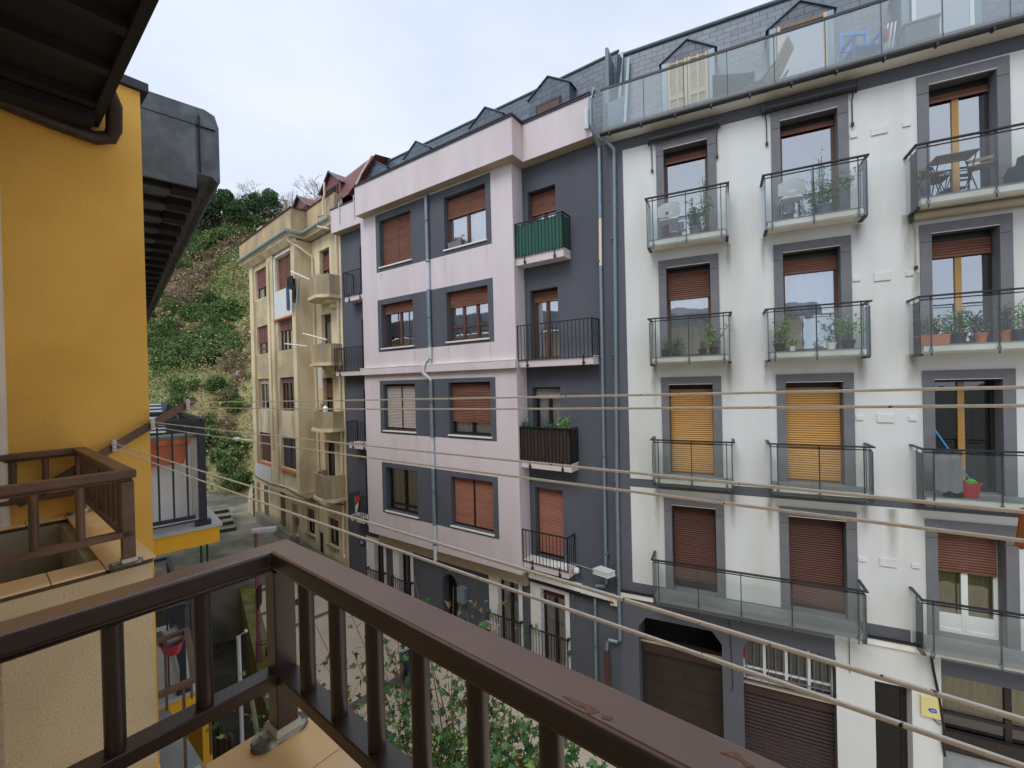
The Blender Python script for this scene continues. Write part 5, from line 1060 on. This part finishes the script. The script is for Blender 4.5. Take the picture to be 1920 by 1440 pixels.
# bare trees on the skyline
def bare_mesh(seed):
    rd_ = random.Random(seed); m = MB()
    def br(p, d, L, r, dep):
        q = p+d*L; m.tube([tuple(p), tuple(q)], max(r, .017), 'bare', 4 if dep < 3 else 3, r*.65, cap=False)
        if dep >= 7: return
        for k in range(3 if dep in (0, 1, 3) else 2):
            nd = (d+Vector((rd_.gauss(0, .42), rd_.gauss(0, .42), rd_.gauss(.12, .25)))).normalized(); br(p+d*L*rd_.uniform(.55, 1), nd, L*rd_.uniform(.6, .85), r*.6, dep+1)
    br(Vector((0, 0, 0)), Vector((0, 0, 1)), 2.3, .13, 0)
    return m
bms = []
for s in range(3):
    o = bare_mesh(s).build('branches'); bms.append(o.data); bpy.data.objects.remove(o)
for i, (px, py, s) in enumerate(((388, 400, 1.2), (415, 392, 1.4), (462, 395, 1.7), (492, 396, 1.7), (535, 410, 1.6), (552, 412, 1.4), (600, 410, 1.5), (372, 405, 1.1), (620, 395, 1.5))):
    p = ray_hill(px, py+14)
    d = CAMR @ Vector(((px-960)/809.8, 1, -(py-724)/809.8)); yy = 82; p = Vector((d.x*yy, yy, 0))
    e = empty('bare_tree', (p.x, p.y, float(hillz(p.x, p.y))-.6), i*1.3, ['slender leafless tree on the skyline, just clear of the bitumen eaves', 'leafless tree on the skyline left of the largest evergreen', 'tall leafless tree rising behind the largest evergreen', 'leafless tree on the skyline just right of the largest evergreen', 'broad leafless tree above the ochre parapet', 'thin leafless tree beside the broad one above the ochre parapet', 'leafless tree showing faintly left of the red roof dormers', 'leafless tree partly hidden by the bitumen eaves on the skyline', 'faint leafless tree nearest the red roof'][i], 'tree', 'bare trees on the skyline'); e.scale = (s, s, s)
    c = bpy.data.objects.new('branches', bms[i % 3]); COL.objects.link(c); c.parent = e
# fallen white thing on the slope (a pale boulder)
p = ray_hill(447, 715); m = MB(); m.lathe((p.x, p.y, float(hillz(p.x, p.y))), [(.2, 0), (.26, .2), (.2, .4), (.06, .5)], 'patch_white', 7, .8, 1); tag(m.build('boulder', smooth=True), 'small white boulder low on the slope beside the ochre building', 'boulder')

# ================================================================== MAPLE IN THE STREET BELOW US
LOBE = [(0, -.5), (.12, -.2), (.42, -.28), (.3, -.02), (.5, .2), (.2, .16), (.14, .32), (0, .62), (-.14, .32), (-.2, .16), (-.5, .2), (-.3, -.02), (-.42, -.28), (-.12, -.2)]
tr_ = random.Random(21)
mt = empty('maple_tree', (-.35, 4.3, H-10.2), 0, 'young maple with green and browning lobed leaves growing up below the balcony', 'tree')
tk = MB(); lv = MB(); lb = MB()
tk.tube([(0, 0, 0), (.05, .05, 2.5), (0, .1, 4.4)], .07, 'twig', 8, .035)
tips = []
def pxw(px, py, y): d = CAMR @ Vector(((px-960)/809.8, 1, -(py-724)/809.8)); return Vector((d.x*y+.35, d.y*y-4.3, d.z*y+10.2))
for (px, py, y) in ((935, 1142, 3.9), (850, 1110, 4.2), (905, 1165, 4.0), (875, 1160, 3.7), (775, 1085, 4.4), (640, 1120, 4.6), (590, 1180, 4.6), (700, 1160, 4.4), (745, 1200, 4.2), (800, 1215, 4.0), (1000, 1330, 3.5), (1040, 1400, 3.3), (960, 1290, 3.6), (900, 1260, 3.8), (660, 1230, 4.4), (720, 1270, 4.1), (840, 1290, 3.8), (780, 1330, 3.9), (690, 1340, 4.1), (930, 1350, 3.5), (1000, 1410, 3.3), (870, 1390, 3.6), (610, 1260, 4.6), (740, 1380, 3.9), (820, 1420, 3.6), (560, 1240, 4.7), (950, 1430, 3.4), (1030, 1450, 3.2), (760, 1440, 3.7), (680, 1410, 4.0), (520, 1330, 4.8), (545, 1290, 4.7)):
    p = pxw(px, py, y); b = Vector((tr_.gauss(0, .12), tr_.gauss(.05, .12), tr_.uniform(3.4, 4.5))); mid = b.lerp(p, .5)+Vector((tr_.gauss(0, .15), tr_.gauss(0, .15), -.15))
    pts = [b, b.lerp(mid, .5)+Vector((tr_.gauss(0, .05), tr_.gauss(0, .05), 0)), mid, mid.lerp(p, .5)+Vector((tr_.gauss(0, .05), tr_.gauss(0, .05), .05)), p]
    tk.tube([tuple(v) for v in pts], .013, 'twig', 5, .003)
    high = py < 1230
    for k in range(6):
        t = tr_.uniform(.35, .95); seg = min(3, int(t*4)); q = pts[seg].lerp(pts[seg+1], t*4-seg); e_ = q+Vector((tr_.gauss(0, .14), tr_.gauss(0, .14), tr_.uniform(.02, .2))); tk.tube([tuple(q), tuple(q.lerp(e_, .5)+Vector((0, 0, .02))), tuple(e_)], .005, 'twig', 4, .002)
    for k in range(34 if high else int(90+(py-1230)*1.6)):
        t = tr_.uniform(.45 if high else .35, 1.02); seg = min(3, int(t*4)); q = pts[seg].lerp(pts[seg+1], t*4-seg); sp = .10 if high else .26
        q = q+Vector((tr_.gauss(0, sp), tr_.gauss(0, sp), tr_.gauss(0, sp*.7)))
        r = tr_.random(); brown = high and r < .55 or r < .16
        (lb if brown else lv).leaf(tuple(q), tr_.uniform(.035, .07) if brown else tr_.uniform(.05, .10), 'leaf_brown' if brown else ('leaf_maple' if r < .5 else ('leaf_dark' if r < .75 else ('leaf_green' if r < .93 else 'leaf_light'))), None if not brown else (tr_.gauss(0, 1), tr_.gauss(0, 1), .2), tr_, LOBE)
for k in range(2600):
    a = tr_.uniform(0, 2*pi); rr = 1.0*math.sqrt(tr_.random()); lv.leaf((rr*cos(a)+.35, rr*sin(a)*.7-.4, tr_.gauss(5.6, .45)), tr_.uniform(.05, .10), 'leaf_maple' if tr_.random() < .7 else 'leaf_green', None, tr_, LOBE)
tk.build('trunk', mt, smooth=True); lv.build('foliage', mt); lb.build('withered_foliage', mt, label='withered brown leaves on the upper twigs')

# ================================================================== POTTED PLANTS AND OTHER LOOSE THINGS
pr = random.Random(4)
def plant(fr, s, D, z, label, h=.35, w=.16, pot='pot_dark', pr_=.08, ph=.13, lm=('leaf_green', 'leaf_dark'), n=90, ls=.05, flowers=None, nf=8, box=None, airy=False, name='potted_plant', cat='potted plant', group=None):
    e = empty(name, fr.w(s, D, z), fr.rot(), label, cat, group)
    q = MB()
    if box:
        l, d_ = box; q.prism([(-l*.92, 0), (l*.92, 0), (l, ph*.85), (l*1.04, ph*.85), (l*1.04, ph), (-l*1.04, ph), (-l*1.04, ph*.85), (-l, ph*.85)], (-d_, d_), pot); o = q.build('planter', e, bevel=.004)
    else: q.lathe((0, 0, 0), [(pr_*.72, 0), (pr_*.95, ph*.82), (pr_*1.06, ph*.83), (pr_*1.06, ph), (pr_*.9, ph), (pr_*.88, ph*.9), (.001, ph*.9)], pot, 14); q.build('pot', e, smooth=True)
    st_ = MB(); lf = MB(); fl_ = MB(); ns = 7 if not box else int(box[0]*30); ends = []
    for k in range(ns):
        bx = pr.uniform(-box[0]*.9, box[0]*.9) if box else pr.gauss(0, pr_*.3); by = pr.gauss(0, .02)
        ex = bx+pr.gauss(0, w*.6 if not box else .04); ey = by+pr.gauss(0, w*.4 if not box else .03); ez = ph+h*pr.uniform(.55, 1)
        st_.tube([(bx, by, ph*.8), ((bx+ex)/2, (by+ey)/2, ph+(ez-ph)*.6), (ex, ey, ez)], .005, 'leaf_dark', 4); ends.append(((bx, by, ph), (ex, ey, ez)))
    st_.build('stem', e)
    for k in range(n):
        a, b = pr.choice(ends); t = pr.uniform(.45 if airy else .15, 1.05); sp = ls*(1.3 if airy else 1.0)
        lf.leaf(tuple(a[i]+(b[i]-a[i])*t+pr.gauss(0, sp) for i in range(3)), ls*pr.uniform(.7, 1.3), pr.choice(lm), None, pr)
    lf.build('foliage', e)
    if flowers:
        for k in range(nf):
            a, b = pr.choice(ends); t = pr.uniform(.5, 1.1); c = tuple(a[i]+(b[i]-a[i])*t+pr.gauss(0, ls) for i in range(3))
            for j in range(7): fl_.leaf(tuple(c[i]+pr.gauss(0, .012) for i in range(3)), .035, flowers, None, pr)
        fl_.build('flowers', e)
    return e
F4, F3, F2, F1 = 3.20+.01, .48+.01, -2.32+.01, -5.12+.01
plant(W, -.42, 10.72, F4, 'large leafy plant beside the white chair on the top left glass balcony', .55, .30, 'planter_grey', .12, .2, ('leaf_dark', 'leaf_green'), 420, .06, 'petal', 3)
plant(W, -.20, 10.88, F4, 'tall thin climbing plant against the top left balcony door jamb', 1.25, .06, 'pot_dark', .07, .15, ('leaf_light', 'leaf_green'), 120, .035, airy=True)
plant(W, 2.0, 10.72, F4, 'bushy pink-flowered plant in a pale pot on the top middle balcony', .62, .34, 'planter_grey', .14, .22, ('leaf_dark', 'leaf_green'), 480, .055, 'petal', 14)
plant(W, 1.98, 10.90, F4, 'tall plant twining up a pale cane on the top middle balcony', 1.3, .08, 'lamp_grey', .07, .15, ('leaf_green', 'leaf_light'), 130, .04, airy=True)
plant(W, -1.12, 10.68, F3, 'small leafy pot at the left end of the second-row left balcony', .22, .07, pr_=.10, ph=.17, n=50, ls=.04)
plant(W, -.90, 10.66, F3, 'bushy green pot beside the smaller one on the second-row left balcony', .33, .16, pr_=.09, ph=.06, n=220, ls=.045)
plant(W, -.33, 10.66, F3, 'pot with reddish leaves on the second-row left balcony', .22, .08, pr_=.085, ph=.14, lm=('leaf_rust', 'leaf_dark'), n=60, ls=.035)
plant(W, -.10, 10.68, F3, 'pale leafed geranium pot at the right end of the second-row left balcony', .52, .22, pr_=.10, ph=.17, lm=('leaf_light', 'leaf_green'), n=170, ls=.06)
plant(W, 1.16, 10.70, F3, 'dark pot with tall pale geranium on the second-row middle balcony', .45, .22, pr_=.11, ph=.17, lm=('leaf_light', 'leaf_green'), n=130, ls=.065, airy=True)
plant(W, 1.38, 10.60, F3, 'small white pot with trailing leaves on the second-row middle balcony', .16, .1, 'plastic_white', .06, .1, ('leaf_light',), 50, .05)
plant(W, 2.34, 10.70, F3, 'dark pot with wide pale crown at the right of the second-row middle balcony', .45, .22, pr_=.12, ph=.17, lm=('leaf_light', 'leaf_green'), n=150, ls=.065, airy=True)
plant(W, 2.05, 10.66, F3, 'white bowl with low plant between pots on the second-row middle balcony', .12, .08, 'plastic_white', .09, .13, ('leaf_light', 'leaf_dark'), 40, .04)
plant(W, 3.60, 10.68, F3, 'terracotta box of pink-flowered geraniums at the left end of the second-row right balcony', .40, .2, 'terracotta', .1, .18, ('leaf_green', 'leaf_dark'), 170, .05, 'petal', 5, box=(.22, .09))
plant(W, 3.98, 10.72, F3, 'tall dark green bush in dark pot on the second-row right balcony', .52, .22, pr_=.12, ph=.2, n=300, ls=.055)
plant(W, 4.25, 10.64, F3, 'small dusky plant in terracotta pot on the second-row right balcony', .25, .12, 'terracotta', .09, .17, ('leaf_dark', 'twig'), 90, .04)
plant(W, 4.62, 10.78, F3, 'dark leafed succulent behind the railing post of the second-row right balcony', .45, .2, 'terracotta', .09, .2, ('leaf_dark',), 150, .05)
plant(W, 4.98, 10.66, F3, 'long dark planter of pale geraniums with a coral bloom on the second-row right balcony', .42, .3, 'pot_dark', .1, .2, ('leaf_light', 'leaf_green'), 330, .06, 'petal', 4, box=(.30, .09))
plant(G, -8.98, DB+.06, 4.175, 'grey window box with orange flowers on the top mauve bay sill', .13, .1, 'planter_grey', ph=.17, lm=('leaf_rust', 'leaf_brown', 'leaf_rust'), n=220, ls=.035, flowers='petal_orange', nf=14, box=(.27, .085), name='window_box', cat='window box')
plant(G, -6.72, 10.14, 4.12, 'window box with orange flowers hung at the corner of the green screened balcony', .13, .1, 'pot_dark', ph=.15, lm=('leaf_rust', 'leaf_green'), n=130, ls=.035, flowers='petal_orange', nf=8, box=(.20, .07), name='window_box', cat='window box')
plant(G, -6.30, 10.14, 4.12, 'window box with rusty and green flowers on the green screened balcony, nearer the door', .12, .1, 'pot_dark', ph=.15, lm=('leaf_rust', 'leaf_light'), n=90, ls=.035, flowers='petal_orange', nf=5, box=(.15, .07), name='window_box', cat='window box')
plant(G, -6.55, 10.12, -1.42, 'box of small green plants at the left of the brown screened balcony', .22, .1, ph=.13, n=170, ls=.045, box=(.20, .07), name='window_box', cat='window box')
plant(G, -5.92, 10.12, -1.42, 'low green planter in the middle of the brown screened balcony', .14, .1, ph=.13, n=140, ls=.04, box=(.20, .07), name='window_box', cat='window box')
plant(G, -5.45, 10.12, -1.42, 'box of spiky light green plants trailing over the right of the brown screened balcony', .28, .12, ph=.13, lm=('leaf_light', 'leaf_green'), n=190, ls=.06, box=(.18, .07), name='window_box', cat='window box')
plant(Y, -17.55, 7.78, -1.02, 'small potted plant on the ledge of an ochre balcony beside red and white things', .28, .14, 'plastic_red', .07, .12, ('leaf_brown', 'leaf_dark'), 60, .05)
m = MB(); m.lathe((0, 0, 0), [(.09, 0), (.12, .12), (.07, .2), (.02, .24)], 'plastic_white', 10); o = m.build('watering_can', loc=Y.w(-17.35, 7.8, -1.02), smooth=True); tag(o, 'white can standing on the ledge of an ochre balcony', 'can')

def chair(s, label):
    e = empty('plastic_chair', W.w(s, 10.72, F4), W.rot()+.05, label, 'chair', 'white plastic chairs')
    q = MB()
    pts = []
    for k in range(8):
        a = -.24+.06*k; b = a+.06; c0 = .08*(a/.24)**2; c1 = .08*(b/.24)**2; lo = .47 if not -.07 < (a+b)/2 < .07 else .60
        for z0, z1 in (((lo, .80-.5*c0),) if lo < .5 else ((.60, .80), (.47, .53))):
            i = len(q.v); q.v += [(a, -.19+c0, z0+c0*.6), (b, -.19+c1, z0+c1*.6), (b, -.19+c1, z1), (a, -.19+c0, z1), (a, -.175+c0, z0+c0*.6), (b, -.175+c1, z0+c1*.6), (b, -.175+c1, z1), (a, -.175+c0, z1)]
            for f in ((0, 1, 2, 3), (7, 6, 5, 4), (0, 4, 5, 1), (3, 2, 6, 7)): q.f.append(tuple(i+j for j in f)); q.mi.append(q.mid('plastic_white')); q.build('backrest', e)
    q = MB(); q.box(-.2, .2, -.15, .22, .43, .46, 'plastic_white'); q.build('seat', e, bevel=.012)
    for x in (-.17, .17):
        for y_ in (-.13, .19): q = MB(); q.tube([(x, y_, .43), (x*1.15, y_*1.2, 0)], .011, 'steel', 8); q.build('leg', e)
chair(-.98, 'white plastic chair with metal legs on the top left glass balcony'); chair(1.42, 'white plastic chair with metal legs on the top middle glass balcony')
tb = empty('folding_table', W.w(3.95, 10.74, F4), W.rot(), 'slatted folding balcony table on the top right glass balcony', 'table')
q = MB(); [q.box(-.30, .30, -.22+.075*k, -.165+.075*k, .69, .71, 'wood_mid') for k in range(6)]; q.build('table_top', tb)
for x in (-.25, .25): q = MB(); q.tube([(x, -.2, .69), (x, .2, 0)], .01, 'iron', 6); q.tube([(x, .2, .69), (x, -.2, 0)], .01, 'iron', 6); q.build('leg', tb)
for s, r_, lb_ in ((3.62, .2, 'folding slatted chair half under the left of the balcony table'), (4.35, -.3, 'folding slatted chair at the right of the balcony table')):
    e = empty('folding_chair', W.w(s, 10.75, F4), W.rot()+r_, lb_, 'chair', 'folding balcony chairs')
    q = MB(); [q.box(-.18, .18, -.17+.08*k, -.11+.08*k, .44, .455, 'wood_mid') for k in range(4)]; q.build('seat', e)
    q = MB(); q.box(-.18, .18, .18, .195, .62, .68, 'wood_mid'); q.box(-.18, .18, .18, .195, .54, .58, 'wood_mid'); q.build('backrest', e)
    for x in (-.17, .17): q = MB(); q.tube([(x, -.17, .44), (x, .19, 0)], .009, 'iron', 6); q.tube([(x, .19, .68), (x, -.17, 0)], .009, 'iron', 6); q.build('leg', e)
q = MB(); q.lathe((0, 0, 0), [(.34, 0), (.37, .18), (.30, .34), (.22, .36), (.20, .5), (.05, .56)], 'cloth_dark', 14, 1.1, .55); o = q.build('covered_barbecue', loc=W.w(5.02, 10.75, F4), smooth=True); o.rotation_euler = (0, 0, W.rot()); tag(o, 'dark blue grey covered lump at the right of the top right balcony', 'covered barbecue')
# mop, bucket, shoes and towel on the third right balcony
q = MB(); e = empty('mop_bucket', W.w(4.05, 10.68, F2), W.rot(), 'red plastic mop bucket on the right balcony with the closed grey doors', 'bucket'); q.lathe((0, 0, 0), [(.12, 0), (.155, .25), (.17, .25), (.165, .27), (.15, .27), (.11, .03)], 'plastic_red', 18, 1.15, .85); q.build('bucket', e, smooth=True); q = MB(); q.tube([(-.16, -.05, .26), (0, -.13, .30), (.16, -.05, .26)], .006, 'black_plastic', 6); q.build('handle', e)
e = empty('mop', W.w(4.10, 10.68, F2+.2), W.rot(), 'blue handled mop with green head standing in the red bucket', 'mop'); q = MB(); q.tube([(0, 0, .08), (-.42, .18, .98)], .012, 'plastic_blue', 8); q.build('handle', e); q = MB(); q.lathe((0, 0, 0), [(.07, 0), (.09, .06), (.05, .11), (.02, .13)], 'plastic_green', 12); q.build('head', e, smooth=True)
for i, (s, lb_) in enumerate(((3.80, 'dark shoe left of the red bucket'), (3.95, 'dark shoe in front of the red bucket'))):
    q = MB(); q.prism([(-.12, -.04), (.02, -.045), (.13, -.03), (.14, .02), (.05, .045), (-.12, .035)], (0, .05), 'cloth_black', axis='z'); q.prism([(-.12, -.035), (-.02, -.035), (-.02, .035), (-.12, .03)], (.051, .10), 'cloth_black', axis='z'); o = q.build('shoe', loc=W.w(s, 10.58+.06*i, F2), bevel=.012); o.rotation_euler = (0, 0, W.rot()+.4*i); tag(o, lb_, 'shoe', 'pair of shoes')
q = MB(); n = 14
for k in range(n):
    a = -.2+.4*k/n; b = a+.4/n; d0 = .012*sin(k*1.1); d1 = .012*sin((k+1)*1.1); q.face([(a, d0, -.75+.02*sin(k)), (b, d1, -.75+.02*sin(k+1)), (b, d1, 0), (a, d0, 0)], 'cloth_grey'); q.face([(a, d0+.05, -.6), (b, d1+.05, -.6), (b, d1, 0), (a, d0, 0)], 'cloth_grey')
o = q.build('towel', loc=W.w(3.72, 10.50, -1.46)); o.rotation_euler = (0, 0, W.rot()); tag(o, 'pale grey towel hung inside the rail near the red bucket', 'towel')
# terrace furniture
e = empty('deck_chair', W.w(1.18, 11.05, 6.05), W.rot()+pi-.35, 'pale wooden slatted deck chair on the roof terrace', 'chair'); q = MB(); [q.prism([(-.05-.0, .42), (0, .42), (-.32, 1.0), (-.37, 1.0)], (-.24+.08*k, -.18+.08*k), 'wood_light') for k in range(6)]; q.build('backrest', e)
q = MB(); [q.prism([(0, .40), (.5, .34), (.5, .36), (0, .43)], (-.24+.08*k, -.18+.08*k), 'wood_light') for k in range(6)]; q.build('seat', e)
for y_ in (-.25, .25): q = MB(); q.tube([(-.15, y_, .62), (.5, y_, 0)], .018, 'wood_mid', 6); q.tube([(.35, y_, .4), (-.3, y_, 0)], .018, 'wood_mid', 6); q.build('leg', e)
e = empty('wooden_chair', W.w(2.72, 11.05, 6.05), W.rot()+.3, 'sky blue wooden chair on the roof terrace', 'chair')
for x, y_, z_ in ((-.24, -.2, .62), (.24, -.2, .62), (-.24, .22, 1.05), (.24, .22, 1.05)): q = MB(); q.box(x-.025, x+.025, y_-.025, y_+.025, 0, z_, 'blue_paint'); q.build('leg', e)
q = MB(); q.box(-.26, .26, -.22, .24, .40, .44, 'blue_paint'); q.build('seat', e); q = MB(); q.box(-.21, .21, .2, .24, .62, .68, 'blue_paint'); q.box(-.21, .21, .2, .24, .95, 1.02, 'blue_paint'); q.build('backrest', e); q = MB(); q.box(-.27, -.21, -.22, .2, .63, .67, 'blue_paint'); q.box(.21, .27, -.22, .2, .63, .67, 'blue_paint'); q.build('armrest', e)
q = MB(); q.box(-.42, .42, -.02, .02, .04, .72, 'cloth_dark'); q.box(-.44, -.40, -.03, .03, 0, .74, 'iron'); q.box(.40, .44, -.03, .03, 0, .74, 'iron'); o = q.build('windbreak_panel', loc=W.w(.42, 11.0, 6.05)); o.rotation_euler = (0, 0, W.rot()+.35); tag(o, 'dark grey panel leaning on the roof terrace beside the louvred shutters', 'panel')
q = MB(); q.box(-.25, .25, -.15, .15, 0, .62, 'cabinet_lid'); q.box(-.28, .28, -.18, .18, .621, .66, 'cabinet_lid'); o = q.build('storage_box', loc=W.w(3.62, 11.05, 6.05), bevel=.01); o.rotation_euler = (0, 0, W.rot()); tag(o, 'grey storage box on the roof terrace near the white framed door', 'box')
e = empty('clothes_airer', W.w(3.1, 11.0, 6.05), W.rot(), 'folded white airer with a red cloth on the roof terrace', 'airer'); q = MB(); [q.tube([(x, 0, 0), (x+.12, .05, .85)], .012, 'plastic_white', 6) for x in (-.06, .0, .06)]; q.build('frame', e); q = MB(); q.box(-.05, .04, -.04, .06, .5, .72, 'plastic_red'); q.build('cloth', e, bevel=.02)
# flag on the lowest left iron balcony of the mauve building
q = MB(); nx_, nz_ = 12, 14
def fp(i, k):
    t = k/nz_; u = i/nx_; wid = .42*(1-.75*t); return (-.20+wid*u+.10*t, .03*sin(u*9+t*3), -.78*t+.06*u*(1-t))
for i in range(nx_):
    for k in range(nz_):
        u = (i+.5)/nx_; t = (k+.5)/nz_
        mt_ = 'flag_green' if u < .36 else ('flag_red' if t < .50-.35*(u-.36)/.64 else ('flag_white' if u < .74 else 'cloth_black'))
        q.face([fp(i, k), fp(i+1, k), fp(i+1, k+1), fp(i, k+1)], mt_)
o = q.build('flag', loc=G.w(-14.35, 10.0, -4.22)); o.rotation_euler = (0, 0, G.rot()); tag(o, 'red, green, white and black flag tied to an iron balcony above the blue plaque', 'flag')
# laundry and poles on the ochre balconies
def to_frame(o, fr): o.location = fr.w(fr.sr, fr.dr, -H); o.rotation_euler = (0, 0, fr.rot())
def pole(a, b, label):
    m = MB(Y); m.tube([a, b], .03, 'frame_white', 6); o = m.build('clothes_pole'); to_frame(o, Y); tag(o, label, 'pole', 'clothes poles')
pole((-19.3, 7.35, 4.95), (-18.4, 7.9, 4.45), 'white clothes pole carrying the washing on the top ochre balcony'); pole((-18.7, 7.55, 2.25), (-16.95, 7.75, 1.85), 'long white pole lying across the second ochre balcony'); pole((-19.9, 7.25, 1.9), (-18.7, 7.7, 1.72), 'short white pole sticking out left of the second ochre balcony')
def cloth(s, D, z, w, h, mt, label, sk=0.):
    m = MB(Y); n = 8
    for k in range(n):
        a = s+w*k/n; b = s+w*(k+1)/n; m.face([(a+sk, D+.05*sin(k*1.3), z-h+.1*sin(k)), (b+sk, D+.05*sin(k*1.3+1.3), z-h+.1*sin(k+1)), (b, D+.03*sin(k*1.3+1.3), z), (a, D+.03*sin(k*1.3), z)], mt)
    o = m.build('hanging_clothes'); to_frame(o, Y); tag(o, label, 'laundry', 'washing on the top ochre balcony')
cloth(-19.95, 7.38, 4.35, .38, .95, 'cloth_blue', 'blue jeans at the left end of the washing'); cloth(-19.75, 7.36, 4.75, .75, .5, 'cloth_black', 'dark top spread over the washing pole'); cloth(-19.3, 7.38, 4.6, .42, .95, 'cloth_black', 'black garment hanging in the middle of the washing'); cloth(-18.9, 7.42, 4.55, .35, 1.1, 'cloth_grey', 'grey garment hanging nearest the balcony corner', -.2)
# airer on the railing of a ground floor french window
e = empty('clothes_airer', G.w(-8.3, 10.22, -7.25), G.rot(), 'white wire airer hooked over the black window railing on the ground floor', 'airer'); q = MB(); [q.tube([(.06*k, -.02, 0), (.06*k, -.36, .02)], .005, 'frame_white', 5) for k in range(9)]; q.tube([(-.02, -.02, 0), (.5, -.02, 0)], .007, 'frame_white', 5); q.tube([(-.02, -.36, .02), (.5, -.36, .02)], .007, 'frame_white', 5); q.build('rack', e)
# rust coloured wooden bracket poking in at the right edge
q = MB(); q.prism([(1.888, H-.665), (1.900, H-.6), (1.910, H-.53), (2.9, H-.35), (2.9, H-.62), (1.91, H-.68)], (1.595, 1.63), 'wood_rust'); q2 = q.build('wooden_bracket', bevel=.004)
for v in q2.data.vertices: v.co = Vector((v.co.x, v.co.y, v.co.z))
tag(q2, 'rust orange wooden bracket cut off by the right edge, near the middle ropes', 'bracket')

# ================================================================== LIGHT, SKY, CAMERA
wd = bpy.data.worlds.new('World'); SC.world = wd; wd.use_nodes = True; N = wd.node_tree.nodes; L = wd.node_tree.links
bg = N['Background']; bg.inputs[1].default_value = .1
SUN_EL, SUN_AZ = R(52), R(215)      # azimuth clockwise from +Y
sk = N.new('ShaderNodeTexSky'); sk.sky_type = 'NISHITA'; sk.sun_disc = False; sk.sun_elevation = SUN_EL; sk.sun_rotation = SUN_AZ
tc = N.new('ShaderNodeTexCoord'); mp = N.new('ShaderNodeMapping'); mp.inputs['Scale'].default_value = (1, 1, 2.2); L.new(tc.outputs['Generated'], mp.inputs[0])
nz = N.new('ShaderNodeTexNoise'); nz.inputs['Scale'].default_value = 1.7; nz.inputs['Detail'].default_value = 6; nz.inputs['Roughness'].default_value = .5; L.new(mp.outputs[0], nz.inputs['Vector'])
cr_ = N.new('ShaderNodeValToRGB'); cr_.color_ramp.elements[0].position = .3; cr_.color_ramp.elements[1].position = .72
cr_.color_ramp.elements[0].color = (.60, .695, .87, 1); cr_.color_ramp.elements[1].color = (.86, .90, .97, 1); L.new(nz.outputs['Fac'], cr_.inputs[0])
sc_ = N.new('ShaderNodeVectorMath'); sc_.operation = 'SCALE'; sc_.inputs['Scale'].default_value = 8.2; L.new(cr_.outputs[0], sc_.inputs[0])
mx = N.new('ShaderNodeMix'); mx.data_type = 'RGBA'; mx.inputs['Factor'].default_value = .93; L.new(sk.outputs[0], mx.inputs['A']); L.new(sc_.outputs[0], mx.inputs['B']); L.new(mx.outputs['Result'], bg.inputs[0])
ld = bpy.data.lights.new('sun', 'SUN'); ld.energy = 1.2; ld.angle = R(30); ld.color = (1, .97, .93); lo = bpy.data.objects.new('sun', ld); COL.objects.link(lo)
sv = Vector((sin(SUN_AZ)*cos(SUN_EL), cos(SUN_AZ)*cos(SUN_EL), sin(SUN_EL))); lo.rotation_euler = sv.to_track_quat('Z', 'Y').to_euler(); lo.location = (0, 0, 40)
cd = bpy.data.cameras.new('camera'); cd.sensor_width = 36; cd.lens = 36*809.8/1920; cd.clip_start = .02; cd.clip_end = 1000
co = bpy.data.objects.new('camera', cd); COL.objects.link(co); SC.camera = co
p_, r_ = R(-.31), R(-1.45); f_ = Vector((0, cos(p_), sin(p_))); u_ = Vector((0, -sin(p_), cos(p_))); x_ = Vector((1, 0, 0))
rt = cos(r_)*x_+sin(r_)*u_; up = -sin(r_)*x_+cos(r_)*u_
mw = Matrix.Identity(4)
for i in range(3): mw[i][0] = rt[i]; mw[i][1] = up[i]; mw[i][2] = -f_[i]
mw[2][3] = H; co.matrix_world = mw
vs = SC.view_settings; vs.view_transform = 'Standard'; vs.look = 'None'; vs.gamma = 1; vs.exposure = .48; vs.use_curve_mapping = False
SC.cycles.max_bounces = 8; SC.cycles.transparent_max_bounces = 16; SC.cycles.use_denoising = True
